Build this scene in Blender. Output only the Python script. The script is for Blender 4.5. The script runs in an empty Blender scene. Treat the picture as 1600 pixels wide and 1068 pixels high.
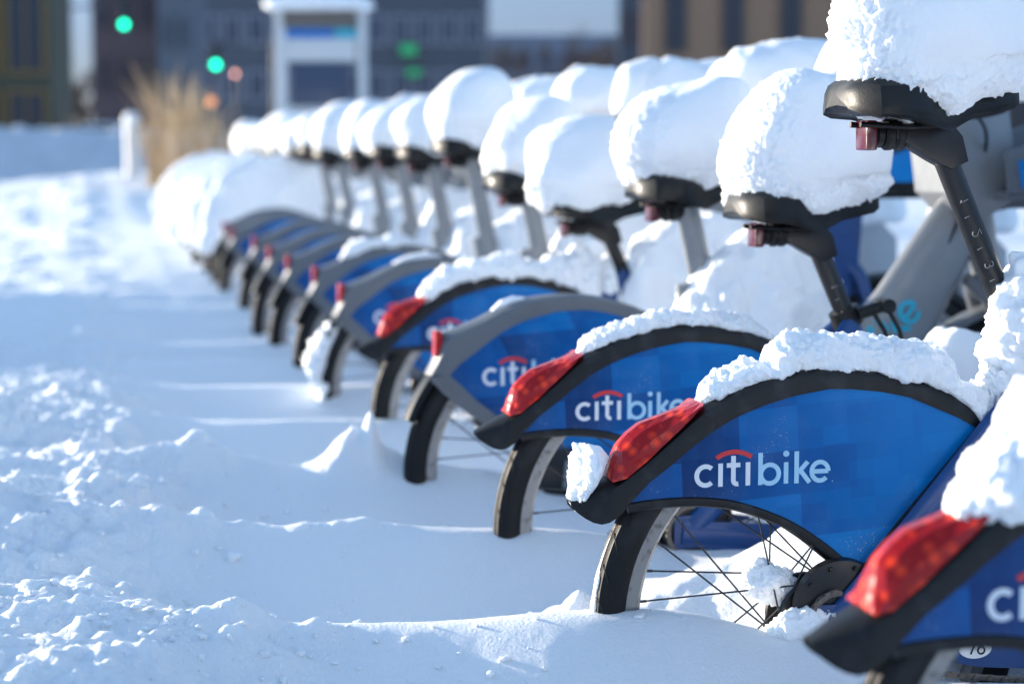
import bpy, math, random
import numpy as np
from mathutils import Vector
R_ = math.radians
S = bpy.context.scene
COL = S.collection

# ------------------------------------------------------------------ camera
cam_d = bpy.data.cameras.new("camera"); cam = bpy.data.objects.new("camera", cam_d); COL.objects.link(cam)
cam.location = (-1.0557, -2.7789, 1.025)
cam.rotation_euler = (R_(90 - 5.508), 0, R_(-12.15))
cam_d.lens = 70; cam_d.sensor_width = 36; cam_d.clip_start = .1; cam_d.clip_end = 2000
cam_d.dof.use_dof = True; cam_d.dof.focus_distance = 2.97; cam_d.dof.aperture_fstop = 2.8
cam_d.dof.aperture_blades = 9
S.camera = cam
# ------------------------------------------------------------------ light
SUN_EL, SUN_AZ = 9.3, -50.0          # azimuth from +Y towards +X (negative: to the left), beyond the row
w = bpy.data.worlds.new("World"); S.world = w; w.use_nodes = True
nt = w.node_tree; nt.nodes.clear()
sky = nt.nodes.new("ShaderNodeTexSky"); sky.sky_type = 'NISHITA'; sky.sun_disc = False
sky.sun_elevation = R_(SUN_EL); sky.sun_rotation = R_(SUN_AZ); sky.altitude = 0
sky.air_density = 1.0; sky.dust_density = .15; sky.ozone_density = 2.2
bg = nt.nodes.new("ShaderNodeBackground"); bg.inputs[1].default_value = .15
wo = nt.nodes.new("ShaderNodeOutputWorld")
tint = nt.nodes.new("ShaderNodeMix"); tint.data_type = 'RGBA'; tint.blend_type = 'MULTIPLY'; tint.inputs[0].default_value = 1
tint.inputs[7].default_value = (1.06, .985, 1.0, 1)      # cool white balance of the daylight
nt.links.new(sky.outputs[0], tint.inputs[6])
wtc = nt.nodes.new("ShaderNodeTexCoord"); wsp = nt.nodes.new("ShaderNodeSeparateXYZ"); wmr = nt.nodes.new("ShaderNodeMapRange"); wmr.interpolation_type = 'SMOOTHSTEP'
wmr.inputs[1].default_value = 0; wmr.inputs[2].default_value = .5; wmr.inputs[3].default_value = 0; wmr.inputs[4].default_value = 1   # darker air near the horizon
wmx = nt.nodes.new("ShaderNodeMix"); wmx.data_type = 'RGBA'; wmx.blend_type = 'MULTIPLY'; wmx.inputs[0].default_value = 1
nt.links.new(wtc.outputs["Generated"], wsp.inputs[0]); nt.links.new(wsp.outputs[2], wmr.inputs[0]); wcm = nt.nodes.new("ShaderNodeMix"); wcm.data_type = 'RGBA'; wcm.inputs[6].default_value = (.20, .255, .49, 1); wcm.inputs[7].default_value = (1.56, 1.52, 1.42, 1)
nt.links.new(wmr.outputs[0], wcm.inputs[0]); nt.links.new(wcm.outputs[2], wmx.inputs[7])
nt.links.new(tint.outputs[2], wmx.inputs[6]); nt.links.new(wmx.outputs[2], bg.inputs[0]); nt.links.new(bg.outputs[0], wo.inputs[0])
sd = bpy.data.lights.new("sun", 'SUN'); sd.energy = 5; sd.angle = R_(.5); sd.color = (1, .89, .74)
sun = bpy.data.objects.new("sun", sd); COL.objects.link(sun)
sdir = Vector((math.sin(R_(SUN_AZ))*math.cos(R_(SUN_EL)), math.cos(R_(SUN_AZ))*math.cos(R_(SUN_EL)), math.sin(R_(SUN_EL))))
sun.rotation_euler = sdir.to_track_quat('Z', 'Y').to_euler(); sun.location = (-10, 10, 8)
S.view_settings.view_transform = 'Standard'; S.view_settings.look = 'None'; S.view_settings.gamma = 1
S.view_settings.exposure = 1.20
try:
    S.cycles.max_bounces = 8; S.cycles.use_denoising = True; S.cycles.sample_clamp_indirect = 8
except Exception: pass

# ------------------------------------------------------------------ noise
def _h(ix, iy, iz, s):
    n = (ix*374761393 + iy*668265263 + iz*2147483647 + s*1274126177) & 0xffffffff
    n = ((n ^ (n >> 13))*1274126177) & 0xffffffff
    n = ((n ^ (n >> 15))*2246822519) & 0xffffffff
    return ((n ^ (n >> 16)) & 0xffffff)/float(0xffffff)*2 - 1
def noise3(p, seed=0):
    f = np.floor(p); i = f.astype(np.int64); t = p - f; t = t*t*t*(t*(t*6 - 15) + 10)
    x, y, z = i[:, 0], i[:, 1], i[:, 2]; a, b, c = t[:, 0], t[:, 1], t[:, 2]
    def L(u, v, k): return u + (v - u)*k
    r = [[L(_h(x, y+dy, z+dz, seed), _h(x+1, y+dy, z+dz, seed), a) for dy in (0, 1)] for dz in (0, 1)]
    return L(L(r[0][0], r[0][1], b), L(r[1][0], r[1][1], b), c)
def fbm(p, freq, octv=4, seed=0, gain=.5):
    o = np.zeros(len(p)); a = 1; q = p*freq + seed*17.31
    for k in range(octv):
        o += a*noise3(q, seed + k); q = q*2.03 + 5.7; a *= gain
    return o
def sstep(a, b, x):
    t = np.clip((x - a)/(b - a), 0, 1); return t*t*(3 - 2*t)

# ------------------------------------------------------------------ materials
MATS = {}
def nodes(name):
    m = bpy.data.materials.new(name); m.use_nodes = True; MATS[name] = m
    return m, m.node_tree, m.node_tree.nodes["Principled BSDF"]
def mat(name, col, rough=.5, metal=0, spec=.5, coat=0, var=.12, vscale=30, bump=0, bscale=200, dirt=None):
    m, t, b = nodes(name); N = t.nodes.new; L = t.links.new
    tc = N("ShaderNodeTexCoord"); n = N("ShaderNodeTexNoise"); n.inputs["Scale"].default_value = vscale; n.inputs["Detail"].default_value = 5
    L(tc.outputs["Object"], n.inputs["Vector"])
    mx = N("ShaderNodeMix"); mx.data_type = 'RGBA'
    mx.inputs[6].default_value = (*[c*(1 - var) for c in col], 1)
    mx.inputs[7].default_value = (*[min(1, c*(1 + var)) for c in col], 1) if dirt is None else (*dirt, 1)
    if dirt is not None:
        rp = N("ShaderNodeValToRGB"); rp.color_ramp.elements[0].position = .52; rp.color_ramp.elements[1].position = .75
        L(n.outputs["Fac"], rp.inputs[0]); L(rp.outputs[0], mx.inputs[0])
    else: L(n.outputs["Fac"], mx.inputs[0])
    L(mx.outputs[2], b.inputs["Base Color"])
    r = N("ShaderNodeMapRange"); r.inputs[3].default_value = max(.02, rough - .1); r.inputs[4].default_value = min(1, rough + .14)
    n2 = N("ShaderNodeTexNoise"); n2.inputs["Scale"].default_value = vscale*2.3; n2.inputs["Detail"].default_value = 4
    L(tc.outputs["Object"], n2.inputs["Vector"]); L(n2.outputs["Fac"], r.inputs[0]); L(r.outputs[0], b.inputs["Roughness"])
    b.inputs["Metallic"].default_value = metal; b.inputs["Specular IOR Level"].default_value = spec
    b.inputs["Coat Weight"].default_value = coat; b.inputs["Coat Roughness"].default_value = .08
    if bump:
        n3 = N("ShaderNodeTexNoise"); n3.inputs["Scale"].default_value = bscale; n3.inputs["Detail"].default_value = 3
        bp = N("ShaderNodeBump"); bp.inputs["Strength"].default_value = bump; bp.inputs["Distance"].default_value = .002
        L(tc.outputs["Object"], n3.inputs["Vector"]); L(n3.outputs["Fac"], bp.inputs["Height"]); L(bp.outputs[0], b.inputs["Normal"])
    return m
def snow_mat(name, bump=.5, sc=1.0, rough=.55):
    m, t, b = nodes(name); N = t.nodes.new; L = t.links.new
    tc = N("ShaderNodeTexCoord")
    b.inputs["Base Color"].default_value = (.90, .925, .95, 1)
    b.inputs["Roughness"].default_value = rough; b.inputs["Specular IOR Level"].default_value = .45
    b.inputs["Subsurface Weight"].default_value = .35
    b.inputs["Subsurface Radius"].default_value = (.012, .015, .02); b.inputs["Subsurface Scale"].default_value = 1.0
    n1 = N("ShaderNodeTexNoise"); n1.inputs["Scale"].default_value = 420*sc; n1.inputs["Detail"].default_value = 4; n1.inputs["Roughness"].default_value = .7
    n2 = N("ShaderNodeTexVoronoi"); n2.inputs["Scale"].default_value = 260*sc
    ad = N("ShaderNodeMath"); ad.operation = 'MULTIPLY_ADD'; ad.inputs[1].default_value = .5
    L(tc.outputs["Object"], n1.inputs["Vector"]); L(tc.outputs["Object"], n2.inputs["Vector"])
    L(n2.outputs["Distance"], ad.inputs[0]); L(n1.outputs["Fac"], ad.inputs[2])
    bp = N("ShaderNodeBump"); bp.inputs["Strength"].default_value = bump; bp.inputs["Distance"].default_value = .003/sc
    L(ad.outputs[0], bp.inputs["Height"]); L(bp.outputs[0], b.inputs["Normal"])
    return m
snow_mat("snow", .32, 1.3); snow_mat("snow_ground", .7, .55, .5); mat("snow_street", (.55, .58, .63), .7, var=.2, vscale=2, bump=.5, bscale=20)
mat("black_rubber", (.008, .008, .009), .6, spec=.35, var=.35, vscale=14, bump=.3, dirt=(.022, .022, .025))
mat("black_plastic", (.008, .009, .011), .42, spec=.35, var=.4, vscale=25, bump=.35, bscale=500, dirt=(.028, .03, .035))
mat("black_gloss", (.005, .006, .007), .42, spec=.22, var=.3, coat=.1, bump=.15, bscale=300)
mat("black_metal", (.009, .009, .011), .36, metal=.1, var=.3)
mat("rim_alloy", (.40, .40, .40), .42, metal=.75, var=.3, vscale=60, bump=.25, dirt=(.09, .09, .09))
mat("spoke_steel", (.05, .05, .055), .35, metal=.6, var=.3)
mat("grey_paint", (.15, .165, .185), .42, var=.2, vscale=12, coat=.1, dirt=(.09, .10, .11))
mat("grey_alloy", (.25, .265, .28), .38, metal=.3, var=.15, vscale=12)
mat("blue_paint", (.001, .045, .18), .34, var=.25, vscale=20, coat=.25)
mat("letter_white", (.72, .76, .80), .45, var=.05)
mat("letter_sky", (.36, .62, .80), .45, var=.05)
mat("letter_red", (.62, .03, .035), .4, var=.08)
mat("letter_cyan", (.03, .42, .58), .45, var=.08)
mat("letter_grey", (.22, .22, .23), .5)
mat("sticker_white", (.8, .8, .78), .45, var=.05)
mat("chain_steel", (.15, .135, .12), .4, metal=.8, var=.4, vscale=200)
mat("dock_grey", (.36, .38, .40), .45, metal=.2)
def red_mat():
    m, t, b = nodes("red_lens"); N = t.nodes.new; L = t.links.new
    tc = N("ShaderNodeTexCoord"); v = N("ShaderNodeTexVoronoi"); v.inputs["Scale"].default_value = 55
    L(tc.outputs["Object"], v.inputs["Vector"])
    rp = N("ShaderNodeValToRGB"); e = rp.color_ramp.elements
    e[0].position = .1; e[0].color = (.90, .05, .008, 1); e[1].position = .5; e[1].color = (.34, .002, .003, 1)
    L(v.outputs["Distance"], rp.inputs[0]); L(rp.outputs[0], b.inputs["Base Color"])
    b.inputs["Specular IOR Level"].default_value = .35; b.inputs["Roughness"].default_value = .2; b.inputs["Coat Weight"].default_value = .12; b.inputs["Coat Roughness"].default_value = .03
    b.inputs["Subsurface Weight"].default_value = .12; b.inputs["Subsurface Radius"].default_value = (.03, .002, .002); b.inputs["Subsurface Scale"].default_value = 1
    bp = N("ShaderNodeBump"); bp.inputs["Strength"].default_value = .35; bp.inputs["Distance"].default_value = .003
    L(v.outputs["Distance"], bp.inputs["Height"]); L(bp.outputs[0], b.inputs["Normal"])
red_mat()
mat("red_reflector", (.09, .004, .012), .15, coat=.5, var=.3, vscale=120)
def panel_mat(name, block, skew, x0, x1):
    """skirt artwork: printed squares, navy at the rear to azure at the front"""
    m, t, b = nodes(name); N = t.nodes.new; L = t.links.new
    tc = N("ShaderNodeTexCoord"); sp = N("ShaderNodeSeparateXYZ"); L(tc.outputs["Object"], sp.inputs[0])
    def M(op, a, c, d=None):
        n = N("ShaderNodeMath"); n.operation = op
        for k, q in enumerate((a, c, d)):
            if q is None: continue
            if isinstance(q, (int, float)): n.inputs[k].default_value = q
            else: L(q, n.inputs[k])
        return n.outputs[0]
    tot = None
    for k, (sc, wt) in enumerate(((block, .80), (block*.43, .20))):
        xs = M('ADD', M('MULTIPLY', sp.outputs[2], skew), sp.outputs[0])
        zs = M('ADD', M('MULTIPLY', sp.outputs[0], -.08), sp.outputs[2])
        fx = M('FLOOR', M('DIVIDE', xs, sc*1.1), 0); fz = M('FLOOR', M('DIVIDE', zs, sc*.8), 0)
        cb = N("ShaderNodeCombineXYZ"); L(fx, cb.inputs[0]); L(fz, cb.inputs[1]); cb.inputs[2].default_value = 3.3 + k
        wn = N("ShaderNodeTexWhiteNoise"); L(cb.outputs[0], wn.inputs["Vector"])
        q = M('MULTIPLY', wn.outputs["Value"], wt); tot = q if tot is None else M('ADD', tot, q)
    g = N("ShaderNodeMapRange"); g.inputs[1].default_value = x0; g.inputs[2].default_value = x1; L(sp.outputs[0], g.inputs[0])
    f = M('ADD', M('MULTIPLY', tot, .40), M('MULTIPLY', g.outputs[0], .66))
    rp = N("ShaderNodeValToRGB"); e = rp.color_ramp.elements
    e[0].position = .16; e[0].color = (.003, .026, .115, 1); e[1].position = .92; e[1].color = (.001, .21, .56, 1)
    for p_, c in ((.3, (.002, .056, .205, 1)), (.46, (.001, .09, .31, 1)), (.66, (.001, .15, .44, 1))):
        q = e.new(p_); q.color = c
    L(f, rp.inputs[0])
    sv = N("ShaderNodeTexVoronoi"); sv.inputs["Scale"].default_value = 210; sn = N("ShaderNodeTexNoise"); sn.inputs["Scale"].default_value = 13; sn.inputs["Detail"].default_value = 6
    L(tc.outputs["Object"], sv.inputs["Vector"]); L(tc.outputs["Object"], sn.inputs["Vector"])
    a1 = M('LESS_THAN', sv.outputs["Distance"], M('MULTIPLY', M('SUBTRACT', sn.outputs["Fac"], .50), 1.3))      # frozen droplets and grit
    sm = N("ShaderNodeMapRange"); sm.inputs[1].default_value = .45; sm.inputs[2].default_value = .8; sm.inputs[4].default_value = .09; L(sn.outputs["Fac"], sm.inputs[0])
    fx_ = M('ADD', M('MULTIPLY', a1, .55), sm.outputs[0])
    fm = N("ShaderNodeMix"); fm.data_type = 'RGBA'; fm.inputs[7].default_value = (.30, .36, .45, 1); L(fx_, fm.inputs[0]); L(rp.outputs[0], fm.inputs[6]); L(fm.outputs[2], b.inputs["Base Color"])
    b.inputs["Roughness"].default_value = .42; b.inputs["Specular IOR Level"].default_value = .16; b.inputs["Coat Weight"].default_value = .03; b.inputs["Coat Roughness"].default_value = .1
    n3 = N("ShaderNodeTexVoronoi"); n3.inputs["Scale"].default_value = 230
    pw = N("ShaderNodeMapRange"); pw.inputs[1].default_value = 0; pw.inputs[2].default_value = .16; pw.inputs[3].default_value = 1; pw.inputs[4].default_value = 0
    L(tc.outputs["Object"], n3.inputs["Vector"]); L(n3.outputs["Distance"], pw.inputs[0])
    bp = N("ShaderNodeBump"); bp.inputs["Strength"].default_value = .35; bp.inputs["Distance"].default_value = .001
    L(pw.outputs[0], bp.inputs["Height"]); L(bp.outputs[0], b.inputs["Normal"])
panel_mat("panel_print", .082, .06, -.30, .20)
panel_mat("panel_print_wedge", .16, .5, -.27, .24)

# ------------------------------------------------------------------ mesh helpers
class MB:
    def __init__(s): s.v = []; s.f = []; s.n = 0
    def add(s, v, f):
        s.v.extend([tuple(map(float, q)) for q in v]); s.f.extend([tuple(int(i) + s.n for i in q) for q in f]); s.n = len(s.v); return s
    def box(s, c, d, rot=None):
        c = Vector(c); v = []
        for x in (-1, 1):
            for y in (-1, 1):
                for z in (-1, 1):
                    q = Vector((x*d[0]/2, y*d[1]/2, z*d[2]/2))
                    if rot: q.rotate(rot)
                    v.append(c + q)
        return s.add(v, [(0, 1, 3, 2), (4, 6, 7, 5), (0, 4, 5, 1), (2, 3, 7, 6), (0, 2, 6, 4), (1, 5, 7, 3)])
    def tube(s, pts, r, n=12, cap=True, flat=(1, 1), up=(0, 1, 0)):
        """sweep; flat=(a,b) scales the section along the two normals (second = 'up')"""
        P = [Vector(p) for p in pts]; m = len(P); rr = r if hasattr(r, '__len__') else [r]*m
        v = []; f = []; U = Vector(up)
        for i, p in enumerate(P):
            t = (P[min(i+1, m-1)] - P[max(i-1, 0)]).normalized()
            a = t.cross(U)
            if a.length < 1e-4: a = t.cross(Vector((1, 0, .1)))
            a.normalize(); b = a.cross(t).normalized()
            for k in range(n):
                q = 2*math.pi*k/n
                v.append(p + a*math.cos(q)*rr[i]*flat[0] + b*math.sin(q)*rr[i]*flat[1])
        for i in range(m-1):
            for k in range(n):
                f.append((i*n+k, i*n+(k+1) % n, (i+1)*n+(k+1) % n, (i+1)*n+k))
        if cap: f.append(tuple(range(n))[::-1]); f.append(tuple((m-1)*n+k for k in range(n)))
        return s.add(v, f)
    def prism(s, poly, y0, y1):
        n = len(poly); v = [(x, y0, z) for x, z in poly] + [(x, y1, z) for x, z in poly]
        f = [tuple(range(n)), tuple(range(2*n-1, n-1, -1))] + [(i, i+n, (i+1) % n+n, (i+1) % n) for i in range(n)]
        return s.add(v, f)
    def lathe(s, prof, c, axis='y', n=32, a0=0, a1=2*math.pi):
        """prof: list of (radius, along)"""
        full = abs(a1-a0-2*math.pi) < 1e-6; m = n if full else n+1; v = []; f = []
        for k in range(m):
            q = a0+(a1-a0)*k/n
            for r, h in prof:
                a, b = r*math.cos(q), r*math.sin(q)
                v.append({'y': (c[0]+a, c[1]+h, c[2]+b), 'z': (c[0]+a, c[1]+b, c[2]+h), 'x': (c[0]+h, c[1]+a, c[2]+b)}[axis])
        p = len(prof)
        for k in range(n):
            k2 = (k+1) % m
            for j in range(p-1): f.append((k*p+j, k*p+j+1, k2*p+j+1, k2*p+j))
        return s.add(v, f)
    def mesh(s, name, m, smooth=40, bevel=0):
        me = bpy.data.meshes.new(name); me.from_pydata(s.v, [], s.f); me.materials.append(MATS[m]); me.validate()
        import bmesh
        b = bmesh.new(); b.from_mesh(me)
        bmesh.ops.recalc_face_normals(b, faces=b.faces)
        if bevel:
            es = [e for e in b.edges if len(e.link_faces) == 2 and e.calc_face_angle(0) > .6]
            bmesh.ops.bevel(b, geom=es, offset=bevel, segments=2, affect='EDGES', clamp_overlap=True, profile=.6)
        b.to_mesh(me); b.free()
        if smooth:
            me.shade_smooth()
            try: me.set_sharp_from_angle(angle=R_(smooth))
            except Exception: pass
        return me
    def obj(s, name, m, parent=None, smooth=40, bevel=0):
        return link(name, s.mesh(name, m, smooth, bevel), parent)
def link(name, me, parent=None):
    o = bpy.data.objects.new(name, me); COL.objects.link(o)
    if parent: o.parent = parent
    return o
def npmesh(name, V, F, m, smooth=True):
    me = bpy.data.meshes.new(name); F = np.asarray(F, dtype=np.int32); V = np.asarray(V, dtype=np.float32)
    me.vertices.add(len(V)); me.vertices.foreach_set("co", V.ravel())
    k = F.shape[1]; me.loops.add(F.size); me.loops.foreach_set("vertex_index", F.ravel())
    me.polygons.add(len(F)); me.polygons.foreach_set("loop_start", np.arange(0, F.size, k, dtype=np.int32))
    me.update(calc_edges=True); me.validate()
    me.polygons.foreach_set("use_smooth", [smooth]*len(me.polygons)); me.materials.append(MATS[m]); me.update()
    return me
def empty(name, loc=(0, 0, 0), rz=0):
    o = bpy.data.objects.new(name, None); o.empty_display_size = .1; COL.objects.link(o); o.location = loc; o.rotation_euler = (0, 0, rz); return o
def tag(o, label=None, cat=None, group=None, kind=None):
    for k, v in (("label", label), ("category", cat), ("group", group), ("kind", kind)):
        if v: o[k] = v
    return o
def copy_tree(o, parent=None):
    c = o.copy(); COL.objects.link(c); c.parent = parent
    for ch in o.children: copy_tree(ch, c)
    return c
def resample(P, n):
    P = np.array(P, float); d = np.r_[0, np.cumsum(np.linalg.norm(np.diff(P, axis=0), axis=1))]
    t = np.linspace(0, d[-1], n); return np.stack([np.interp(t, d, P[:, k]) for k in range(P.shape[1])], 1)
def smooth_pts(P, it=2):
    P = [tuple(p) for p in P]
    for _ in range(it):
        Q = [P[0]]
        for a, b in zip(P, P[1:]):
            Q += [tuple(.75*x+.25*y for x, y in zip(a, b)), tuple(.25*x+.75*y for x, y in zip(a, b))]
        P = Q + [P[-1]]
    return P

# ------------------------------------------------------------------ lettering made of strokes (units: x right, y up)
def arc(cx, cy, rx, ry, a0, a1, n=18):
    return [(cx+rx*math.cos(R_(a0+(a1-a0)*k/n)), cy+ry*math.sin(R_(a0+(a1-a0)*k/n))) for k in range(n+1)]
def stroke(mb, pts, wd, to3, lift, th=.0006):
    """flat ribbon along pts with thickness; to3(x,y,h) maps to 3-D"""
    P = [Vector(p) for p in pts]; n = len(P); Lf = []; Rt = []
    closed = (P[0]-P[-1]).length < 1e-6
    for i in range(n):
        if closed: a, b = P[i-1 if i else n-2], P[(i+1) if i < n-1 else 1]
        else: a, b = P[max(0, i-1)], P[min(n-1, i+1)]
        t = (b-a).normalized(); nn = Vector((-t.y, t.x))*wd/2
        Lf.append(P[i]+nn); Rt.append(P[i]-nn)
    v = [to3(q.x, q.y, lift+th) for q in Lf]+[to3(q.x, q.y, lift+th) for q in Rt]+[to3(q.x, q.y, lift-.0005) for q in Lf]+[to3(q.x, q.y, lift-.0005) for q in Rt]
    f = []
    for i in range(n-1):
        f += [(i, i+1, n+i+1, n+i), (i, 2*n+i, 2*n+i+1, i+1), (n+i, n+i+1, 3*n+i+1, 3*n+i)]
    f += [(0, n, 3*n, 2*n), (n-1, 3*n-1, 4*n-1, 2*n-1)]
    mb.add(v, f)
W_ = 31
CITI = [arc(68, 80, 61, 64, 48, 312, 26), [(170, 2), (170, 160)], [(258, 208), (258, 45)]+arc(285, 42, 27, 27, 180, 285, 8), [(213, 145), (305, 145)], [(358, 2), (358, 160)]]
ARC = [arc(262, 30, 205, 205, 126, 54, 20)]
BIKE = [[(445, 0), (445, 220)], arc(510, 72, 62, 64, 0, 360, 32), [(622, 2), (622, 148)], arc(622, 207, 10, 10, 0, 360, 14), [(695, 0), (695, 220)],
        [(706, 72), (772, 146)], [(724, 84), (786, 2)]]
EE = [[(800, 76), (916, 76)], arc(858, 76, 58, 64, 0, 318, 30)]
def lettering(parent, to3, scale):
    """four word pieces: white first word, red bow above it, light blue second word"""
    for nm, m, st in (("lettering", "letter_white", CITI), ("lettering_arc", "letter_red", ARC), ("lettering", "letter_sky", BIKE+EE+[[(943, 4), (949, 4)]])):
        mb = MB()
        for k, s_ in enumerate(st): stroke(mb, [(a*scale, b*scale) for a, b in s_], (6 if len(s_) == 2 and s_[0] == (943, 4) else 22 if s_ is BIKE[3] else W_)*scale, to3, .0004+.00012*k)
        mb.obj(nm, m, parent, smooth=0)
DIG = {'1': [[(-8, 30), (0, 40), (0, 0)]], '2': [arc(0, 28, 12, 12, 160, -40, 10)+[(-12, 0), (13, 0)]], '3': [arc(0, 30, 11, 10, 150, -90, 10), arc(0, 10, 12, 10, 90, -150, 10)],
       '4': [[(6, 0), (6, 40), (-12, 12), (14, 12)]], '7': [[(-12, 40), (12, 40), (-4, 0)]], '6': [arc(0, 12, 12, 12, 0, 360, 16), [(-11, 14), (-4, 32), (8, 40)]]}

# ------------------------------------------------------------------ wheels
def wheel(root, hx, r_out=.338, name="rear_wheel", hub="black_metal", seed=1):
    hb = MB(); hb.lathe([(0, -.05), (.012, -.05), (.012, -.034), (.058, -.033), (.062, -.029), (.058, -.026), (.03, -.022), (.028, .022), (.058, .026), (.06, .031), (.012, .034), (.012, .05), (0, .05)], (0, 0, 0), n=36)
    w_ = hb.obj(name, hub, root); w_.location = (hx, 0, .33)
    t = MB(); prof = []
    c, rt = r_out-.026, .026
    for k in range(25):
        a = R_(-152+304*k/24); rr = c+rt*math.cos(a)*1.0; yy = rt*.93*math.sin(a)
        if abs(a) < R_(58): rr += .0012*(1 if k % 2 else -1)   # circumferential tread ribs
        prof.append((rr, yy))
    t.lathe(prof, (0, 0, 0), n=120)
    for k in range(44):      # thin slanted sipes
        a = 2*math.pi*k/44
        for sg in (-1, 1):
            pts = []
            for u in np.linspace(.12, 1.15, 7):
                rr = c+rt*math.cos(u)+.0003; yy = sg*rt*.93*math.sin(u); q = a+.07*u*u; pts.append((rr*math.cos(q), yy, rr*math.sin(q)))
            t.tube(pts, .0009, 4, cap=False)
    t.obj("tyre", "black_rubber", w_, smooth=50)
    rm = MB(); rm.lathe([(.292, -.0155), (.294, -.0125), (.294, .0125), (.292, .0155), (.274, .0135), (.268, .006), (.268, -.006), (.274, -.0135), (.292, -.0155)], (0, 0, 0), n=120)
    rm.obj("rim", "rim_alloy", w_, smooth=35)
    sp = MB(); n = 36
    for k in range(n):
        sg = -1 if k % 2 else 1; cr = 1 if (k//2) % 2 else -1
        a = 2*math.pi*(k+.3)/n; b = a+cr*R_(68)
        p0 = Vector((.27*math.cos(a), 0, .27*math.sin(a))); p1 = Vector((.056*math.cos(b), sg*.03, .056*math.sin(b)))
        sp.tube([p0, p1], .0014, 6, cap=False); d = (p1-p0).normalized(); sp.tube([p0-d*.002, p0+d*.013], .0022, 6)
    sp.obj("spokes", "spoke_steel", w_, smooth=60)
    return w_

# ------------------------------------------------------------------ blue bicycle (traced side profile)
F_OUT = [(-.374, .519), (-.342, .538), (-.310, .552), (-.261, .584), (-.218, .621), (-.183, .652), (-.151, .671), (-.083, .694), (-.044, .703), (.006, .708), (.046, .707), (.096, .700), (.147, .689), (.198, .672), (.240, .646), (.262, .615)]
P_TOP = [(-.295, .514), (-.263, .547), (-.23, .571), (-.198, .597), (-.166, .62), (-.133, .638), (-.089, .655), (-.045, .667), (.01, .676), (.044, .675), (.09, .67), (.135, .661), (.181, .642), (.217, .627), (.245, .611)]
P_FRONT = [(.245, .611), (.184, .542), (.119, .469), (.08, .422), (.068, .409), (.058, .406)]
P_BOT = [(-.295, .514), (-.262, .519), (-.198, .521), (-.142, .515), (-.102, .503), (-.048, .481), (.006, .445), (.042, .414), (.058, .406)]
LOW = [(-.317, .549), (-.304, .548), (-.261, .582), (-.24, .602), (-.218, .621), (-.197, .641), (-.183, .657)]
UP = [(-.319, .552), (-.311, .583), (-.300, .603), (-.281, .621), (-.265, .631), (-.236, .6395), (-.179, .6600)]
def saddle_part(root, grey=False):
    X = [.030, .038, .060, .095, .13, .16, .185, .205, .232, .272, .302, .316]
    HW = [.046, .075, .100, .108, .102, .082, .062, .046, .034, .028, .022, .010]
    ZT = [1.112, 1.126, 1.134, 1.134, 1.130, 1.122, 1.118, 1.118, 1.121, 1.126, 1.127, 1.120]
    ZL = [1.084, 1.077, 1.072, 1.070, 1.063, 1.055, 1.052, 1.060, 1.072, 1.080, 1.086, 1.094]
    v = []; f = []; n = 18
    for x, hw, zt, zl in zip(X, HW, ZT, ZL):
        half = [(0, zt), (.45, zt-.001), (.75, zt-.006), (.93, zt-.018), (1, zl+.35*(zt-.018-zl)), (1.01, zl+.004), (.985, zl), (.93, zl+.002), (.6, zl+.004), (0, zl+.006)]
        sec = [(-a*hw, z) for a, z in half] + [(a*hw, z) for a, z in half[-2:0:-1]]
        n = len(sec); v += [(x+.0, y, z) for y, z in sec]
    for i in range(len(X)-1):
        for k in range(n): f.append((i*n+k, (i+1)*n+k, (i+1)*n+(k+1) % n, i*n+(k+1) % n))
    f += [tuple(range(n)), tuple((len(X)-1)*n+k for k in range(n))[::-1]]
    sb = MB().add(v, f); s = sb.obj("saddle", "black_gloss", root, smooth=35)
    b = MB()
    for x, r in ((.096, .019), (.111, .023), (.127, .023), (.142, .019)):
        b.lathe([(0, -.0085), (r-.004, -.0085), (r, -.004), (r, .004), (r-.004, .0085), (0, .0085)], (x, 0, 1.047), 'x', 20)
    b.tube([(.06, -.02, 1.062), (.14, -.024, 1.058), (.2, -.02, 1.062), (.25, -.01, 1.085)], .0045, 8)
    b.tube([(.06, .02, 1.062), (.14, .024, 1.058), (.2, .02, 1.062), (.25, .01, 1.085)], .0045, 8)
    b.obj("suspension", "black_plastic", s)
    l = MB(); l.box((.078, 0, 1.046), (.018, .045, .044)); l.obj("reflector", "red_reflector", s, bevel=.004)
    return s
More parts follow.
